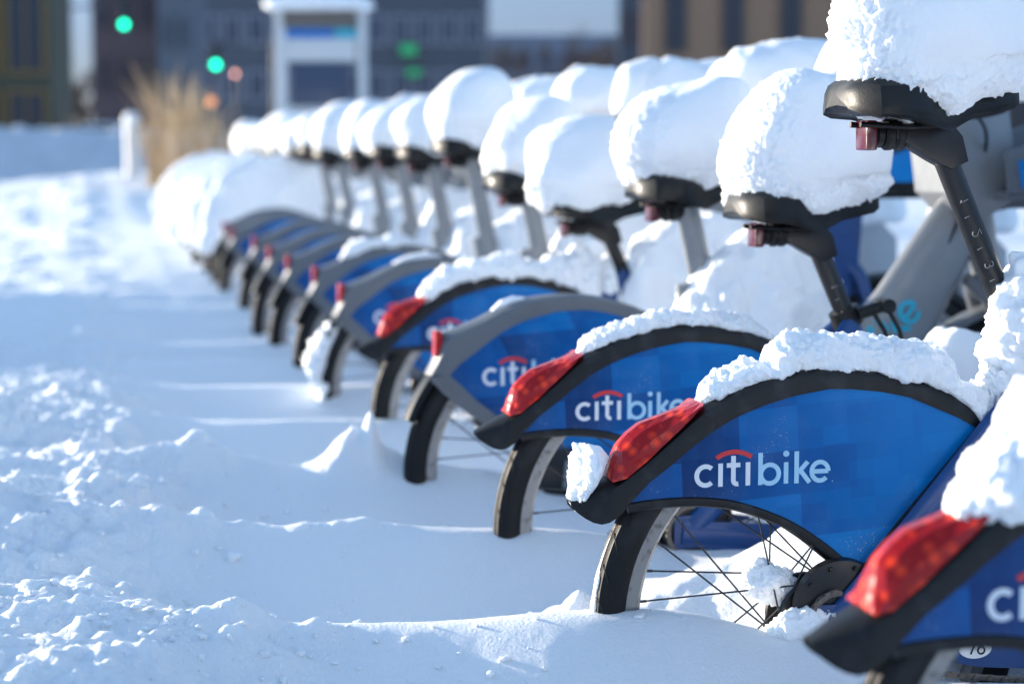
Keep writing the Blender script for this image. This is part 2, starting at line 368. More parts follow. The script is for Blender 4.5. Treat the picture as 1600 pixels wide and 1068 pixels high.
def new_bike():
    root = empty("bicycle")
    wheel(root, 0)
    # rear fender: U section between outer edge and panel edge
    N = 60; O = resample(smooth_pts(F_OUT, 1), N)
    I = resample([(-.372, .510), (-.362, .500), (-.347, .490), (-.328, .486), (-.304, .502)]+P_TOP, N)
    v = []; f = []
    for k, ((ox, oz), (ix, iz)) in enumerate(zip(O, I)):
        d = Vector((ox-ix, oz-iz)); ln = d.length; u = d/ln if ln > 1e-5 else Vector((0, 1)); g = min(1, .35+k/8)
        sec = [(0, -.041), (.55, -.041), (.80, -.037), (.95, -.024), (1.0, -.010), (1.0, .010), (.95, .024), (.80, .037), (.55, .041), (0, .041), (.05, .036), (.70, .031), (.85, 0), (.70, -.031), (.05, -.036)]
        for s_, y in sec: v.append((ix+d.x*s_, y*g, iz+d.y*s_))
    n = 15
    for i in range(N-1):
        for k in range(n): f.append((i*n+k, i*n+(k+1) % n, (i+1)*n+(k+1) % n, (i+1)*n+k))
    f += [tuple(range(n)), tuple((N-1)*n+k for k in range(n))]
    fe = MB().add(v, f).obj("rear_fender", "black_plastic", root, smooth=38)
    lo, up = resample(LOW, 9), resample(UP, 9); v = []; f = []
    sec = [(0, -.040), (.42, -.037), (.80, -.022), (1, -.008), (1, .008), (.80, .022), (.42, .037), (0, .040)]
    for i, ((a, b), (c, d)) in enumerate(zip(lo, up)):
        for s_, y in sec: v.append((a+(c-a)*s_, y, b+(d-b)*s_))
    for i in range(8):
        for k in range(8): f.append((i*8+k, i*8+(k+1) % 8, (i+1)*8+(k+1) % 8, (i+1)*8+k))
    f += [tuple(range(8)), tuple(64+k for k in range(8))]
    MB().add(v, f).obj("tail_light", "red_lens", fe, smooth=0)
    # skirt panels
    poly = P_TOP+P_FRONT[1:]+P_BOT[-2:0:-1]
    for sg in (-1, 1):
        pn = MB().prism(poly, sg*.0385, sg*.0355).obj("skirt_panel", "panel_print", root, smooth=0)
        tr = MB(); tr.tube([(x, sg*.038, z-.004) for x, z in resample(smooth_pts(P_BOT, 2), 40)], .0075, 8, flat=(1, .7))
        tr.tube([(x+.006, sg*.038, z-.003) for x, z in resample(P_FRONT, 20)], .0085, 8, flat=(1, .7)); tr.obj("trim", "black_plastic", pn)
        if sg < 0:
            k = 1/4500.
            lettering(pn, lambda a, b, h: (-.193+a*k, -.0385-h, .536+b*k*.97+a*k*.012), 1.0)
        else:
            k = 1/4500.
            lettering(pn, lambda a, b, h: (.012-a*k, .0385+h, .536+b*k*.97), 1.0)
    # frame
    fr = MB()
    for sg in (-1, 1):
        fr.tube([(.012, sg*.062, .325), (.10, sg*.062, .42), (.20, sg*.060, .535), (.29, sg*.05, .635), (.345, sg*.02, .700)], [.019, .021, .022, .022, .02], 14, flat=(1.15, .55))
        fr.tube([(.0, sg*.062, .33), (.2, sg*.058, .300), (.48, sg*.03, .275)], .022, 12, flat=(1.2, .55))
        fr.box((.01, sg*.064, .33), (.05, .006, .06))
    fr.prism([(.0, .352), (.48, .315), (.48, .235), (.25, .254), (.1, .283), (.0, .31)], -.0698, -.060)
    fr.tube([(.336, 0, .714), (.515, 0, .315), (.50, 0, .28)], .0225, 16)
    fr.tube([(.50, 0, .275), (.62, 0, .36), (.78, 0, .56), (.92, 0, .80)], [.034, .040, .042, .036], 18, flat=(1.3, .8))
    fr.tube([(.40, 0, .545), (.55, 0, .50), (.70, 0, .56), (.90, 0, .83)], .020, 12)
    fr.tube([(.893, 0, .93), (.965, 0, .72)], .034, 16)
    fr.prism([(.80, .70), (.84, .86), (.88, .95), (.93, .90), (1.02, .93), (1.0, .84), (.99, .70), (.95, .58), (.90, .60), (.86, .68)], -.036, .036)
    fr.tube([(.86, 0, .98), (1.0, 0, .60)], .022, 12)
    fr.lathe([(0, -.04), (.03, -.04), (.03, .04), (0, .04)], (.5, 0, .275), n=24)
    fo = fr.obj("frame", "blue_paint", root)
    MB().prism([(.74, .50), (.80, .66), (.90, .62), (.93, .50), (.86, .42)], -.05, .05).obj("lock_box", "black_plastic", root, bevel=.01)
    st = MB(); st.add([(.235+.026*math.cos(a)*1.0, -.0735, .284+.015*math.sin(a)) for a in np.linspace(0, 2*math.pi, 24, endpoint=False)]+[(.235+.026*math.cos(a), -.070, .284+.015*math.sin(a)) for a in np.linspace(0, 2*math.pi, 24, endpoint=False)],
           [tuple(range(24)), tuple(range(47, 23, -1))]+[(i, i+24, (i+1) % 24+24, (i+1) % 24) for i in range(24)])
    sk = st.obj("sticker", "sticker_white", fo, smooth=0)
    dg = MB()
    for i, ch in enumerate("76"):
        for q in DIG[ch]: stroke(dg, [(a*.00045, b*.00045) for a, b in q], .0026, lambda a, b, h, i=i: (.229+i*.015+a, -.0735-h, .276+b), .0004)
    dg.obj("number", "black_plastic", sk, smooth=0)
    # brake disc, chain ring of the hub
    br = MB(); br.lathe([(0, -.058), (.05, -.058), (.070, -.052), (.073, -.040), (.05, -.036), (0, -.036)], (.03, 0, .352), n=40)
    for k in range(10):
        a = k*math.pi/5; br.lathe([(0, -.061), (.003, -.061), (.0035, -.056)], (.03+.062*math.cos(a), 0, .352+.062*math.sin(a)), n=8)
    br.obj("roller_brake", "black_metal", root)
    ch = MB()
    path = [(.0+.02+.048*math.cos(R_(a)), .33+.048*math.sin(R_(a))) for a in range(90, 271, 15)]+[(x, .268-.13*(x-.02)) for x in np.linspace(.04, .46, 30)]+[(.5+.075*math.cos(R_(a)), .275+.075*math.sin(R_(a))) for a in range(-90, 91, 12)]
    path = resample(path, 76)
    for k in range(0, 75):
        a, b = Vector((path[k][0], -.068, path[k][1])), Vector((path[k+1][0], -.068, path[k+1][1])); y = .0025 if k % 2 else .0042
        for sg in (-1, 1): ch.tube([a+Vector((0, sg*y, 0)), b+Vector((0, sg*y, 0))], .0042, 6, flat=(1, .18))
        ch.lathe([(0, -.0055), (.0036, -.0055), (.0036, .0055), (0, .0055)], (a.x, a.y, a.z), n=8)
    ch.obj("chain", "chain_steel", root)
    cr = MB(); cr.lathe([(0, -.072), (.07, -.072), (.085, -.066), (.085, -.062), (0, -.062)], (.5, 0, .275), n=40)
    cr.tube([(.5, -.08, .275), (.60, -.085, .19)], .011, 10); cr.tube([(.5, .08, .275), (.40, .085, .36)], .011, 10)
    cr.tube([(.5, -.08, .275), (.5, .08, .275)], .01, 10)
    c_ = cr.obj("crank", "black_metal", root)
    for sg, x, z in ((-1, .60, .19), (1, .40, .36)):
        MB().box((x, sg*.135, z), (.09, .09, .024)).obj("pedal", "black_plastic", c_, bevel=.004)
    # seat post, clamp
    ps = MB(); A, B = Vector((.196, 0, 1.028)), Vector((.352, 0, .68))
    ps.tube([A, A.lerp(B, .5), B], .0185, 16, flat=(1, .85))
    ps.prism([(.108, 1.045), (.135, 1.034), (.181, 1.008), (.205, .996), (.232, 1.008), (.222, 1.045), (.205, 1.064), (.115, 1.060)], -.02, .02)
    p_ = ps.obj("seat_post", "black_metal", root, bevel=.0012)
    dg = MB(); D = (B-A).normalized(); Q = Vector((-D.z, 0, D.x))*-1
    for i, chh in enumerate("1234"):
        o_ = A+D*(.085+.052*i)
        for q in DIG[chh]: stroke(dg, [(a*.00034, b*.00034) for a, b in q], .0013, lambda a, b, h, o_=o_: tuple(o_+D*a*1.0-Q*(b-.003)*-1+Vector((0, -.0164-h, 0))), .0006)
        e0 = o_+D*.024; stroke(dg, [(0, 0), (0, .008)], .0012, lambda a, b, h, e0=e0: tuple(e0+D*a+Q*(b+.004)+Vector((0, -.0158-h, 0))), .0006)
    dg.obj("height_scale", "letter_grey", p_, smooth=0)
    cl = MB(); E_ = Vector((.338, 0, .711)); cl.tube([E_-D*.018, E_+D*.016], .029, 20)
    cl.tube([(.35, -.028, .72), (.40, -.03, .735)], .012, 10); cl.lathe([(0, -.02), (.014, -.02), (.014, .02), (0, .02)], (.405, -.025, .735), n=14)
    cl.tube([(.375, -.03, .73), (.40, -.035, .69), (.425, -.03, .62)], .0045, 8); cl.tube([(.405, -.03, .735), (.43, -.035, .69), (.45, -.03, .62)], .0045, 8)
    cl.obj("seat_clamp", "black_plastic", root)
    saddle_part(root)
    front_end(root, "blue_paint", True)
    return root
def front_end(root, paint, blue):
    wheel(root, 1.10, name="front_wheel")
    fk = MB()
    for sg in (-1, 1): fk.tube([(1.10, sg*.055, .33), (1.03, sg*.055, .58), (.99, sg*.045, .69), (.965, 0, .73)], [.012, .016, .02, .024], 10)
    fk.obj("fork", paint, root)
    ff = MB(); v = []; f = []; K = 34; sec = [(.345, -.036), (.357, -.030), (.364, 0), (.357, .030), (.345, .036), (.340, .034), (.352, 0), (.340, -.034)]
    for k in range(K):
        a = R_(15+165*k/(K-1))
        for r, y in sec: v.append((1.10+r*math.cos(a), y, .33+r*math.sin(a)))
    for i in range(K-1):
        for k in range(8): f.append((i*8+k, i*8+(k+1) % 8, (i+1)*8+(k+1) % 8, (i+1)*8+k))
    f += [tuple(range(8)), tuple((K-1)*8+k for k in range(8))]
    ff.add(v, f).obj("front_fender", paint if not blue else "black_plastic", root)
    hb = MB(); hb.tube([(.893, 0, .92), (.86, 0, 1.06), (.845, 0, 1.105)], .02, 12)
    for sg in (-1, 1):
        hb.tube(smooth_pts([(.845, 0, 1.105), (.87, sg*.10, 1.12), (.83, sg*.24, 1.135), (.72, sg*.29, 1.125), (.66, sg*.30, 1.12)], 2), .0125, 10)
    h = hb.obj("handlebar", "black_metal", root)
    for sg in (-1, 1):
        MB().tube([(.69, sg*.297, 1.122), (.55, sg*.31, 1.112)], .0175, 14).obj("grip", "black_rubber", h)
        MB().tube(smooth_pts([(.80, sg*.27, 1.13), (.79, sg*.285, 1.10), (.66, sg*.32, 1.085)], 2), .006, 8).obj("brake_lever", "black_metal", h)
    bk = MB()
    bk.box((1.12, 0, .925), (.30, .30, .02))
    for sg in (-1, 1): bk.prism([(.97, .93), (1.28, .93), (1.31, 1.08), (1.22, 1.10), (.96, 1.02)], sg*.150, sg*.158)
    bk.box((1.285, 0, 1.0), (.014, .296, .13)); bk.tube([(.90, 0, .88), (1.05, 0, .91), (1.22, 0, .91)], .018, 10)
    bb = bk.obj("basket", "black_plastic" if blue else "grey_paint", root, bevel=.003)
    for sg in (-1, 1):
        MB().prism([(1.0, .94), (1.26, .94), (1.28, 1.06), (1.22, 1.075), (.99, 1.0)], sg*.1605, sg*.1625).obj("basket_panel", "panel_print", bb, smooth=0)
    ck = MB()
    for sg in (-1, 1):
        ck.tube(smooth_pts([(.83, sg*.2, 1.12), (.93, sg*.14, 1.08), (.96, sg*.05, .98), (.90, sg*.03, .84), (.80, sg*.03, .62)], 3), .004, 6)
    ck.obj("cable", "black_plastic", root)

# ------------------------------------------------------------------ grey bicycle
G_OUT = [(-.292, .548), (-.275, .580), (-.256, .637), (-.222, .648), (-.180, .664), (-.146, .682), (-.110, .697), (-.075, .708), (-.02, .715), (.029, .717), (.07, .713), (.109, .705), (.19, .68), (.25, .645), (.31, .595), (.35, .54)]
G_TOP = [(-.245, .548), (-.222, .572), (-.19, .595), (-.16, .618), (-.13, .639), (-.10, .654), (-.071, .665), (-.04, .673), (-.011, .680), (.049, .683), (.089, .678), (.13, .668), (.17, .652), (.22, .622), (.265, .585), (.29, .54)]
G_BOT = [(-.245, .548), (-.216, .522), (-.186, .492), (-.123, .444), (-.06, .40), (.0, .365), (.06, .35), (.12, .36), (.2, .42), (.29, .54)]
def old_bike():
    root = empty("bicycle")
    wheel(root, 0)
    N = 60; O = resample(smooth_pts(G_OUT, 1), N); I = resample(G_TOP, N); v = []; f = []
    for k, ((ox, oz), (ix, iz)) in enumerate(zip(O, I)):
        sec = [(0, -.040), (.5, -.040), (.82, -.035), (.96, -.02), (1, 0), (.96, .02), (.82, .035), (.5, .040), (0, .040), (.02, .035), (.75, .029), (.88, 0), (.75, -.029), (.02, -.035)]
        for s_, y in sec: v.append((ix+(ox-ix)*s_, y, iz+(oz-iz)*s_))
    n = 14
    for i in range(N-1):
        for k in range(n): f.append((i*n+k, i*n+(k+1) % n, (i+1)*n+(k+1) % n, (i+1)*n+k))
    f += [tuple(range(n)), tuple((N-1)*n+k for k in range(n))]
    m_ = MB().add(v, f)
    fe = m_.obj("rear_fender", "grey_paint", root, smooth=38)
    low = G_BOT; off = [(-.292, .545), (-.262, .512), (-.222, .478), (-.148, .424), (-.075, .376), (.0, .338), (.06, .322), (.14, .33), (.23, .40), (.33, .53)]
    for sg in (-1, 1):
        MB().prism(low+off[::-1], sg*.040, sg*.034).obj("skirt_frame", "grey_paint", fe, smooth=0, bevel=.0015)
        pn = MB().prism(G_TOP+G_BOT[-2:0:-1], sg*.0385, sg*.0355).obj("skirt_panel", "panel_print_wedge", root, smooth=0)
        k = 1/4050.
        if sg < 0: lettering(pn, lambda a, b, h: (-.172+a*k, -.0385-h, .523+b*k), 1.0)
        else: lettering(pn, lambda a, b, h: (.06-a*k, .0385+h, .523+b*k), 1.0)
    MB().box((-.265, 0, .613), (.016, .05, .056)).obj("tail_light", "red_lens", fe, bevel=.004)
    v = []; f = []; K = 12; sec = [(.345, -.037), (.356, -.030), (.361, 0), (.356, .030), (.345, .037), (.341, .034), (.35, 0), (.341, -.034)]
    for k in range(K):
        a = R_(139+21*k/(K-1))
        for r, y in sec: v.append((r*math.cos(a), y, .33+r*math.sin(a)))
    for i in range(K-1):
        for k in range(8): f.append((i*8+k, i*8+(k+1) % 8, (i+1)*8+(k+1) % 8, (i+1)*8+k))
    f += [tuple(range(8)), tuple((K-1)*8+k for k in range(8))]
    MB().add(v, f).obj("mud_flap", "black_gloss", root)
    fr = MB()
    for sg in (-1, 1): fr.tube([(.0, sg*.058, .33), (.2, sg*.055, .31), (.48, sg*.04, .30)], .026, 12, flat=(1.2, .5))
    fr.tube([(.305, 0, .74), (.345, 0, .60), (.40, 0, .40), (.44, 0, .30)], [.034, .042, .052, .06], 20, flat=(1.25, .62))
    fr.tube([(.44, 0, .30), (.58, 0, .40), (.80, 0, .66), (.96, 0, .92)], [.062, .070, .068, .05], 22, flat=(1.25, .62))
    fr.tube([(.95, 0, 1.0), (1.0, 0, .74)], .034, 16)
    fr.prism([(.86, .93), (.93, .86), (1.03, .92), (1.0, 1.13), (.90, 1.18), (.84, 1.08)], -.09, .09)
    fo = fr.obj("frame", "grey_alloy", root, bevel=.006)
    # lettering along the wide tube
    A = Vector((.60, 0, .425)); B = Vector((.88, 0, .79)); D = (B-A).normalized(); Q = Vector((-D.z, 0, D.x))
    for nm, m, stt in (("lettering", "letter_cyan", BIKE+EE), ("lettering", "letter_white", CITI)):
        mb = MB(); kk = .00036
        for k, s_ in enumerate(stt): stroke(mb, [(a*kk, b*kk) for a, b in s_], 34*kk, lambda a, b, h: tuple(A+D*a+Q*(b-.035)+Vector((0, -.0435-h+((b-.035)**2)*3.2, 0))), .0006+.0002*k, th=.0012)
        mb.obj(nm, m, fo, smooth=0)
    br = MB(); br.lathe([(0, -.055), (.05, -.055), (.056, -.050), (.05, -.036), (0, -.036)], (.0, 0, .33), n=32); br.obj("roller_brake", "black_metal", root)
    cr = MB(); cr.lathe([(0, -.075), (.07, -.075), (.085, -.068), (.085, -.062), (0, -.062)], (.44, 0, .30), n=36)
    cr.tube([(.44, -.08, .30), (.52, -.085, .20)], .011, 10); cr.tube([(.44, .08, .30), (.36, .085, .40)], .011, 10); cr.tube([(.44, -.08, .30), (.44, .08, .30)], .01, 10)
    c_ = cr.obj("crank", "black_metal", root)
    for sg, x, z in ((-1, .52, .20), (1, .36, .40)): MB().box((x, sg*.135, z), (.09, .09, .024)).obj("pedal", "black_plastic", c_, bevel=.004)
    ps = MB(); ps.tube([(.235, 0, 1.045), (.27, 0, .90), (.308, 0, .72)], [.024, .026, .028], 18, flat=(1.1, .75)); ps.obj("seat_post", "grey_alloy", root)
    saddle_part(root)
    front_end(root, "grey_paint", False)
    return root

# ------------------------------------------------------------------ snow pieces
def ico(sub):
    import bmesh
    b = bmesh.new(); bmesh.ops.create_icosphere(b, subdivisions=sub, radius=1); b.verts.ensure_lookup_table()
    V = np.array([v.co[:] for v in b.verts]); F = np.array([[v.index for v in q.verts] for q in b.faces]); b.free(); return V, F
_I = {}
def snow_cap(seed, sub=6, a=.155, b=.125, c=.255, rough=1.0, chip=0.):
    """loaf of snow: local origin at the middle of the saddle top; +x towards the bike's front"""
    if sub not in _I: _I[sub] = ico(sub)
    V, F = _I[sub]; V = V.copy(); rng = random.Random(seed)
    p = 2.5; nrm = (np.abs(V[:, 0])**p+np.abs(V[:, 1])**p+np.abs(V[:, 2])**p)**(1/p); D = V/nrm[:, None]
    z = D[:, 2]; up = z > -.15
    P = np.stack([D[:, 0]*a, D[:, 1]*b, np.where(z > 0, z*c, z*.05)], 1)
    h = np.clip(P[:, 2]/c, 0, 1)
    fat = 1+.10*np.sin(np.pi*np.clip(h*1.15, 0, 1)); P[:, 0] *= fat; P[:, 1] *= fat
    P[:, 0] += -.03*h+.05*h*h+.02                                  # leans: rear edge bulges, top drifts forward
    P[:, 1] *= 1-.10*sstep(.07, -.01, P[:, 2]);
    k = 1-.30*sstep(.1, -.06, P[:, 2])*sstep(-.02, .15, P[:, 0]); P[:, 1] *= k
    Nn = V/np.linalg.norm(V, axis=1)[:, None]
    d = .022*fbm(P, 6, 2, seed)
    rear = sstep(.1, -.85, Nn[:, 0])                                # wind-worn grainy rear face
    edge = sstep(.05, -.01, P[:, 2])
    g = np.clip(.04+rear**1.5+.6*edge, 0, 1.2)*rough
    d += g*(.0022*np.abs(fbm(P, 42, 3, seed+3))+.0030*np.abs(fbm(P, 95, 3, seed+4, .7))+.0030*fbm(P, 150, 3, seed+5, .7)) + .0004*fbm(P, 200, 2, seed+9)
    d -= chip*sstep(.35, .0, np.linalg.norm((P-np.array([-a*.9, 0, c*.45]))/np.array([.16, .3, .22]), axis=1))*.05
    P += Nn*d[:, None]
    P[:, 2] += edge*.010*fbm(P, 26, 3, seed+7)+.012*edge+.026*edge*sstep(.02, .09, P[:, 0])
    return P, F
def heap(seed, ax, sub=5, p=2.2, lump=.03, fine=.005, base=-.35):
    if sub not in _I: _I[sub] = ico(sub)
    V, F = _I[sub]; nrm = (np.abs(V)**p).sum(1)**(1/p); D = V/nrm[:, None]
    P = D*np.array(ax); P[:, 2] = np.where(D[:, 2] < 0, P[:, 2]*abs(base), P[:, 2])
    d = lump*fbm(P, 9, 3, seed)+fine*fbm(P, 60, 4, seed+2, .6)+.0015*fbm(P, 190, 2, seed+4)
    return P+V*d[:, None], F
def ridge(path, H, Wd, seed, nu=360, nv=26, lump=.5, fine=.004, sink=.012, yoff=0):
    """snow lying along an edge (path in x,z), height H(t), half width Wd(t), rounded top, ragged"""
    P = resample(smooth_pts(path, 2), nu); T = np.gradient(P, axis=0); T /= np.linalg.norm(T, axis=1)[:, None]
    Nn = np.stack([-T[:, 1], T[:, 0]], 1); Nn[Nn[:, 1] < 0] *= -1
    up = Nn*.55+np.array([0, .45]); up /= np.linalg.norm(up, axis=1)[:, None]
    t = np.linspace(0, 1, nu); hh = H(t); ww = Wd(t); V = []
    for j in range(nv):
        q = 2*math.pi*j/nv; cy = math.cos(q); cz = math.sin(q)
        e = np.sign(cz)*abs(cz)**.8
        yy = ww*np.sign(cy)*abs(cy)**.75; zz = np.where(e > 0, hh*e, sink*e)
        V.append(np.stack([P[:, 0]+up[:, 0]*zz, yy+yoff, P[:, 1]+up[:, 1]*zz], 1))
    V = np.stack(V, 1).reshape(-1, 3)
    n = np.stack([np.repeat(up[:, 0], nv), np.tile([math.cos(2*math.pi*j/nv) for j in range(nv)], nu), np.repeat(up[:, 1], nv)*np.tile([math.sin(2*math.pi*j/nv) for j in range(nv)], nu)], 1)
    n /= np.linalg.norm(n, axis=1)[:, None]+1e-6; hs = np.repeat(hh, nv)
    taper = sstep(0, .02, hs)
    d = taper*(lump*np.clip(hs, 0, .05)*fbm(V, 22, 3, seed)+lump*.35*np.clip(hs, 0, .05)*np.abs(fbm(V, 60, 3, seed+2))+fine*fbm(V, 110, 3, seed+1, .6))
    V = V+n*d[:, None]
    i, j = np.meshgrid(np.arange(nu-1), np.arange(nv), indexing='ij'); j2 = (j+1) % nv
    F = np.stack([i*nv+j, i*nv+j2, (i+1)*nv+j2, (i+1)*nv+j], -1).reshape(-1, 4)
    V = np.vstack([V, [[P[0, 0], yoff, P[0, 1]]], [[P[-1, 0], yoff, P[-1, 1]]]]); a_, b_ = len(V)-2, len(V)-1
    cap = [[a_, (k+1) % nv, k, k] for k in range(nv)]
    F3 = [(a_, (k+1) % nv, k) for k in range(nv)]+[(b_, (nu-1)*nv+k, (nu-1)*nv+(k+1) % nv) for k in range(nv)]
    tri = np.concatenate([F[:, [0, 1, 2]], F[:, [0, 2, 3]], np.array(F3)])
    return V, tri
def profile(pts):
    X = [p[0] for p in pts]; Y = [p[1] for p in pts]
    return lambda t: np.interp(t, X, Y)

# ------------------------------------------------------------------ ground snow
BY = [-.893, 0, .731, 1.40, 2.30, 2.95, 3.80, 4.52, 5.27, 6.18, 7.2, 8.0, 8.8, 9.6, 10.4, 11.2, 12.0, 12.9]
_v = np.arange(-8, 40, .002)
cr_ = np.array([-5.2, -4.3, -3.5, -2.65, -1.75] + [y-.06 for y in BY] + [13.7+.9*k for k in range(30)])
_i = np.clip(np.searchsorted(cr_, _v)-1, 0, len(cr_)-2); _s = (_v-cr_[_i])/(cr_[_i+1]-cr_[_i]); _s = np.clip(_s, 0, 1)
_p = np.where(_s < .30, 1-sstep(.05, .30, _s)-.04*_s, sstep(-.35, 1, _s)*1.0*(_s-.30)/.70)
_g = np.clip((cr_[_i+1]-cr_[_i])/.75, .8, 1.3); _p = 1-(1-_p)*_g
_k = np.exp(-.5*(np.arange(-40, 41)/8.)**2); _k /= _k.sum(); _p = np.convolve(_p, _k, 'same')
CR = np.array([math.sin(R_(12.15)), math.cos(R_(12.15))]); RR = np.array([math.cos(R_(12.15)), -math.sin(R_(12.15))])
def ground_h(x, y):
    P = np.stack([x, y, np.zeros_like(x)], 1)
    v = y+.19*x+.05*noise3(P*1.3, 4)+.012*noise3(P*5, 5)
    prof = np.interp(v, _v, _p)
    amp = .015+.195*sstep(-1.08, -.72, x)-.07*sstep(-.2, .3, x)
    amp = amp*(1-.5*sstep(6, 12, y))
    crest = .335+.015*noise3(P*.7, 8)-.05*sstep(-.25, .05, x)-.06*sstep(.02, .2, x)*(1-sstep(.0, .15, y))+.008*noise3(P*3.3, 9)
    h = crest-amp*(1-prof)
    # piled between the bicycles
    h += sstep(-.28, .25, x)*(.21+.05*noise3(P*3.1, 12))*np.interp(v, _v, 1-_p)*(1-sstep(1.9, 2.4, x))*sstep(-.15, .12, y)
    # trodden, wind-blown side
    L = sstep(-.78, -1.05, x+.06*noise3(P*2.2, 21))
    near = 1-sstep(3.0, 6., y)
    r = 1-np.abs(noise3(P*5.5, 31)); r2 = fbm(P, 14, 4, 41, .6)
    h += L*(.018*(r*r-.4)+.015*r2)*(.35+.65*near)
    h += .03*sstep(-2.3, -1.15, x)*L*(1-sstep(2.6, 4.2, y))
    h += L*(1-sstep(4, 7, y))*(.0045*fbm(P, 38, 3, 51, .7)+.0032*fbm(P, 85, 2, 57)*sstep(-.1, .5, noise3(P*4, 58))+.004*np.maximum(0, fbm(P, 22, 2, 55)-.15))
    # far drift and undulation
    h += .05*noise3(P*.28, 61)*sstep(6, 14, y)
    h += L*sstep(5, 9, y)*(.03*noise3(P*2.4, 71)+.02*noise3(P*6, 72))
    h += .075*sstep(6, 9, y)*np.clip(x+.6, -5, 0)*(1-sstep(26, 34, y))
    h += .42*np.exp(-((x+.8)/3.2)**2-((y-23)/5.)**2)
    h += (.0004+.0016*L)*fbm(P, 45, 3, 81)+.0012*noise3(P*3, 82)
    for (cx, cy, ax, ay, hh, sd_) in LUMPS:
        q = ((x-cx)/ax)**2+((y-cy)/ay)**2; m = q < 6
        if m.any():
            e = np.exp(-q[m]); h[m] += hh*e*(1+(.10 if cx > -.4 and cy < 1 else .30)*fbm(P[m], 26, 3, sd_)*(1 if hh > 0 else .1))
    return h
LUMPS = [(-.50, 1.47, .06, .05, .07, 71), (-.42, 1.49, .11, .045, .05, 72), (-.455, 1.455, .018, .03, .085, 73), (-.80, 1.55, .06, .04, .06, 74), (-.70, 1.50, .12, .035, .025, 75), (-1.01, 1.74, .07, .05, .075, 76), (-.87, .33, .03, .025, .05, 77), (-.84, .06, .05, .03, .03, 78), (-.74, .04, .03, .02, .025, 79), (-.30, .22, .075, .06, .10, 80), (-.22, 1.02, .06, .05, .06, 81), (-.34, 2.55, .10, .05, .05, 82), (-.6, .80, .12, .03, .02, 83), (-.9, .84, .14, .04, .035, 84), (-.98, .62, .16, .10, -.09, 1), (-1.22, .55, .14, .10, -.06, 1), (-.62, .33, .045, .05, .07, 2), (-.86, -.02, .04, .03, .035, 3), (-.80, -.04, .04, .03, .03, 4),
         (-.45, 1.72, .11, .07, .10, 5), (-.33, 1.75, .05, .05, .10, 6), (-1.25, 1.95, .09, .08, .10, 7), (-1.28, 1.0, .12, .06, .07, 8), (-.95, 1.15, .14, .05, .045, 9), (-.9, 1.5, .16, .05, .04, 10),
         (-.30, .30, .12, .12, .10, 11), (-.05, .36, .16, .12, .08, 12), (.18, .30, .14, .12, .10, 13), (-1.4, .3, .12, .08, .06, 14), (-1.45, -.1, .15, .1, .04, 15)]
def spaced(segs):
    o = [segs[0][0]]
    for a, b, d0, d1 in segs:
        while o[-1] < b:
            t = (o[-1]-a)/(b-a); o.append(o[-1]+d0+(d1-d0)*max(t, 0))
    return np.array(o)
gx = spaced([(-900, -60, 140, 20), (-60, -6, 12, .6), (-6, -2, .4, .04), (-2, -1.6, .03, .012), (-1.6, -.4, .0062, .0062), (-.4, .7, .0095, .0095), (.7, 2.5, .012, .05), (2.5, 8, .06, .6), (8, 60, 1, 12), (60, 900, 20, 140)])
gy = spaced([(-60, -5, 12, .5), (-5, -2.6, .3, .03), (-2.6, -.7, .0105, .0105), (-.7, 1.5, .0064, .0064), (1.5, 2.2, .009, .0105), (2.2, 6, .012, .022), (6, 30, .03, .25), (30, 80, .5, 6), (80, 900, 10, 150)])
X, Y = np.meshgrid(gx, gy, indexing='ij'); xf, yf = X.ravel(), Y.ravel()
H = ground_h(xf, yf); nx, ny = X.shape
i, j = np.meshgrid(np.arange(nx-1), np.arange(ny-1), indexing='ij')
Fq = np.stack([i*ny+j, (i+1)*ny+j, (i+1)*ny+j+1, i*ny+j+1], -1).reshape(-1, 4)
g = link("ground", npmesh("ground", np.stack([xf, yf, H], 1), Fq, "snow_ground")); tag(g, kind='structure')
print("ground verts", len(xf))

def crumbs():
    rng = random.Random(5); V0, F0 = ico(2); VV = []; FF = []; n = 0
    C_ = [(-.85, -.02, .25), (-.62, .33, .06), (-1.25, .9, .3), (-.95, 1.2, .25), (-1.25, .1, .25), (-.45, 1.72, .12), (-1.3, 1.9, .3), (-1.1, .5, .25)]
    pts = []
    for _ in range(1400):
        c = C_[rng.randrange(len(C_))]; pts.append((c[0]+rng.gauss(0, c[2]), c[1]+rng.gauss(0, c[2]*.6), rng.choice([.0015, .002, .0025, .003, .004, .006]) if _ > 8 else .009))
    A = np.array(pts); H_ = ground_h(A[:, 0], A[:, 1])
    for (x, y, r), z in zip(pts, H_):
        V = V0*np.array([r*rng.uniform(.8, 1.5), r*rng.uniform(.7, 1.2), r*rng.uniform(.6, 1)])*(1+.6*noise3(V0*2.1+rng.uniform(0, 90), 3))[:, None]
        VV.append(V+np.array([x, y, z+r*.3])); FF.append(F0+n); n += len(V)
    o = link("snow_crumbs", npmesh("snow_crumbs", np.vstack(VV), np.vstack(FF), "snow")); tag(o, kind='stuff')
crumbs()
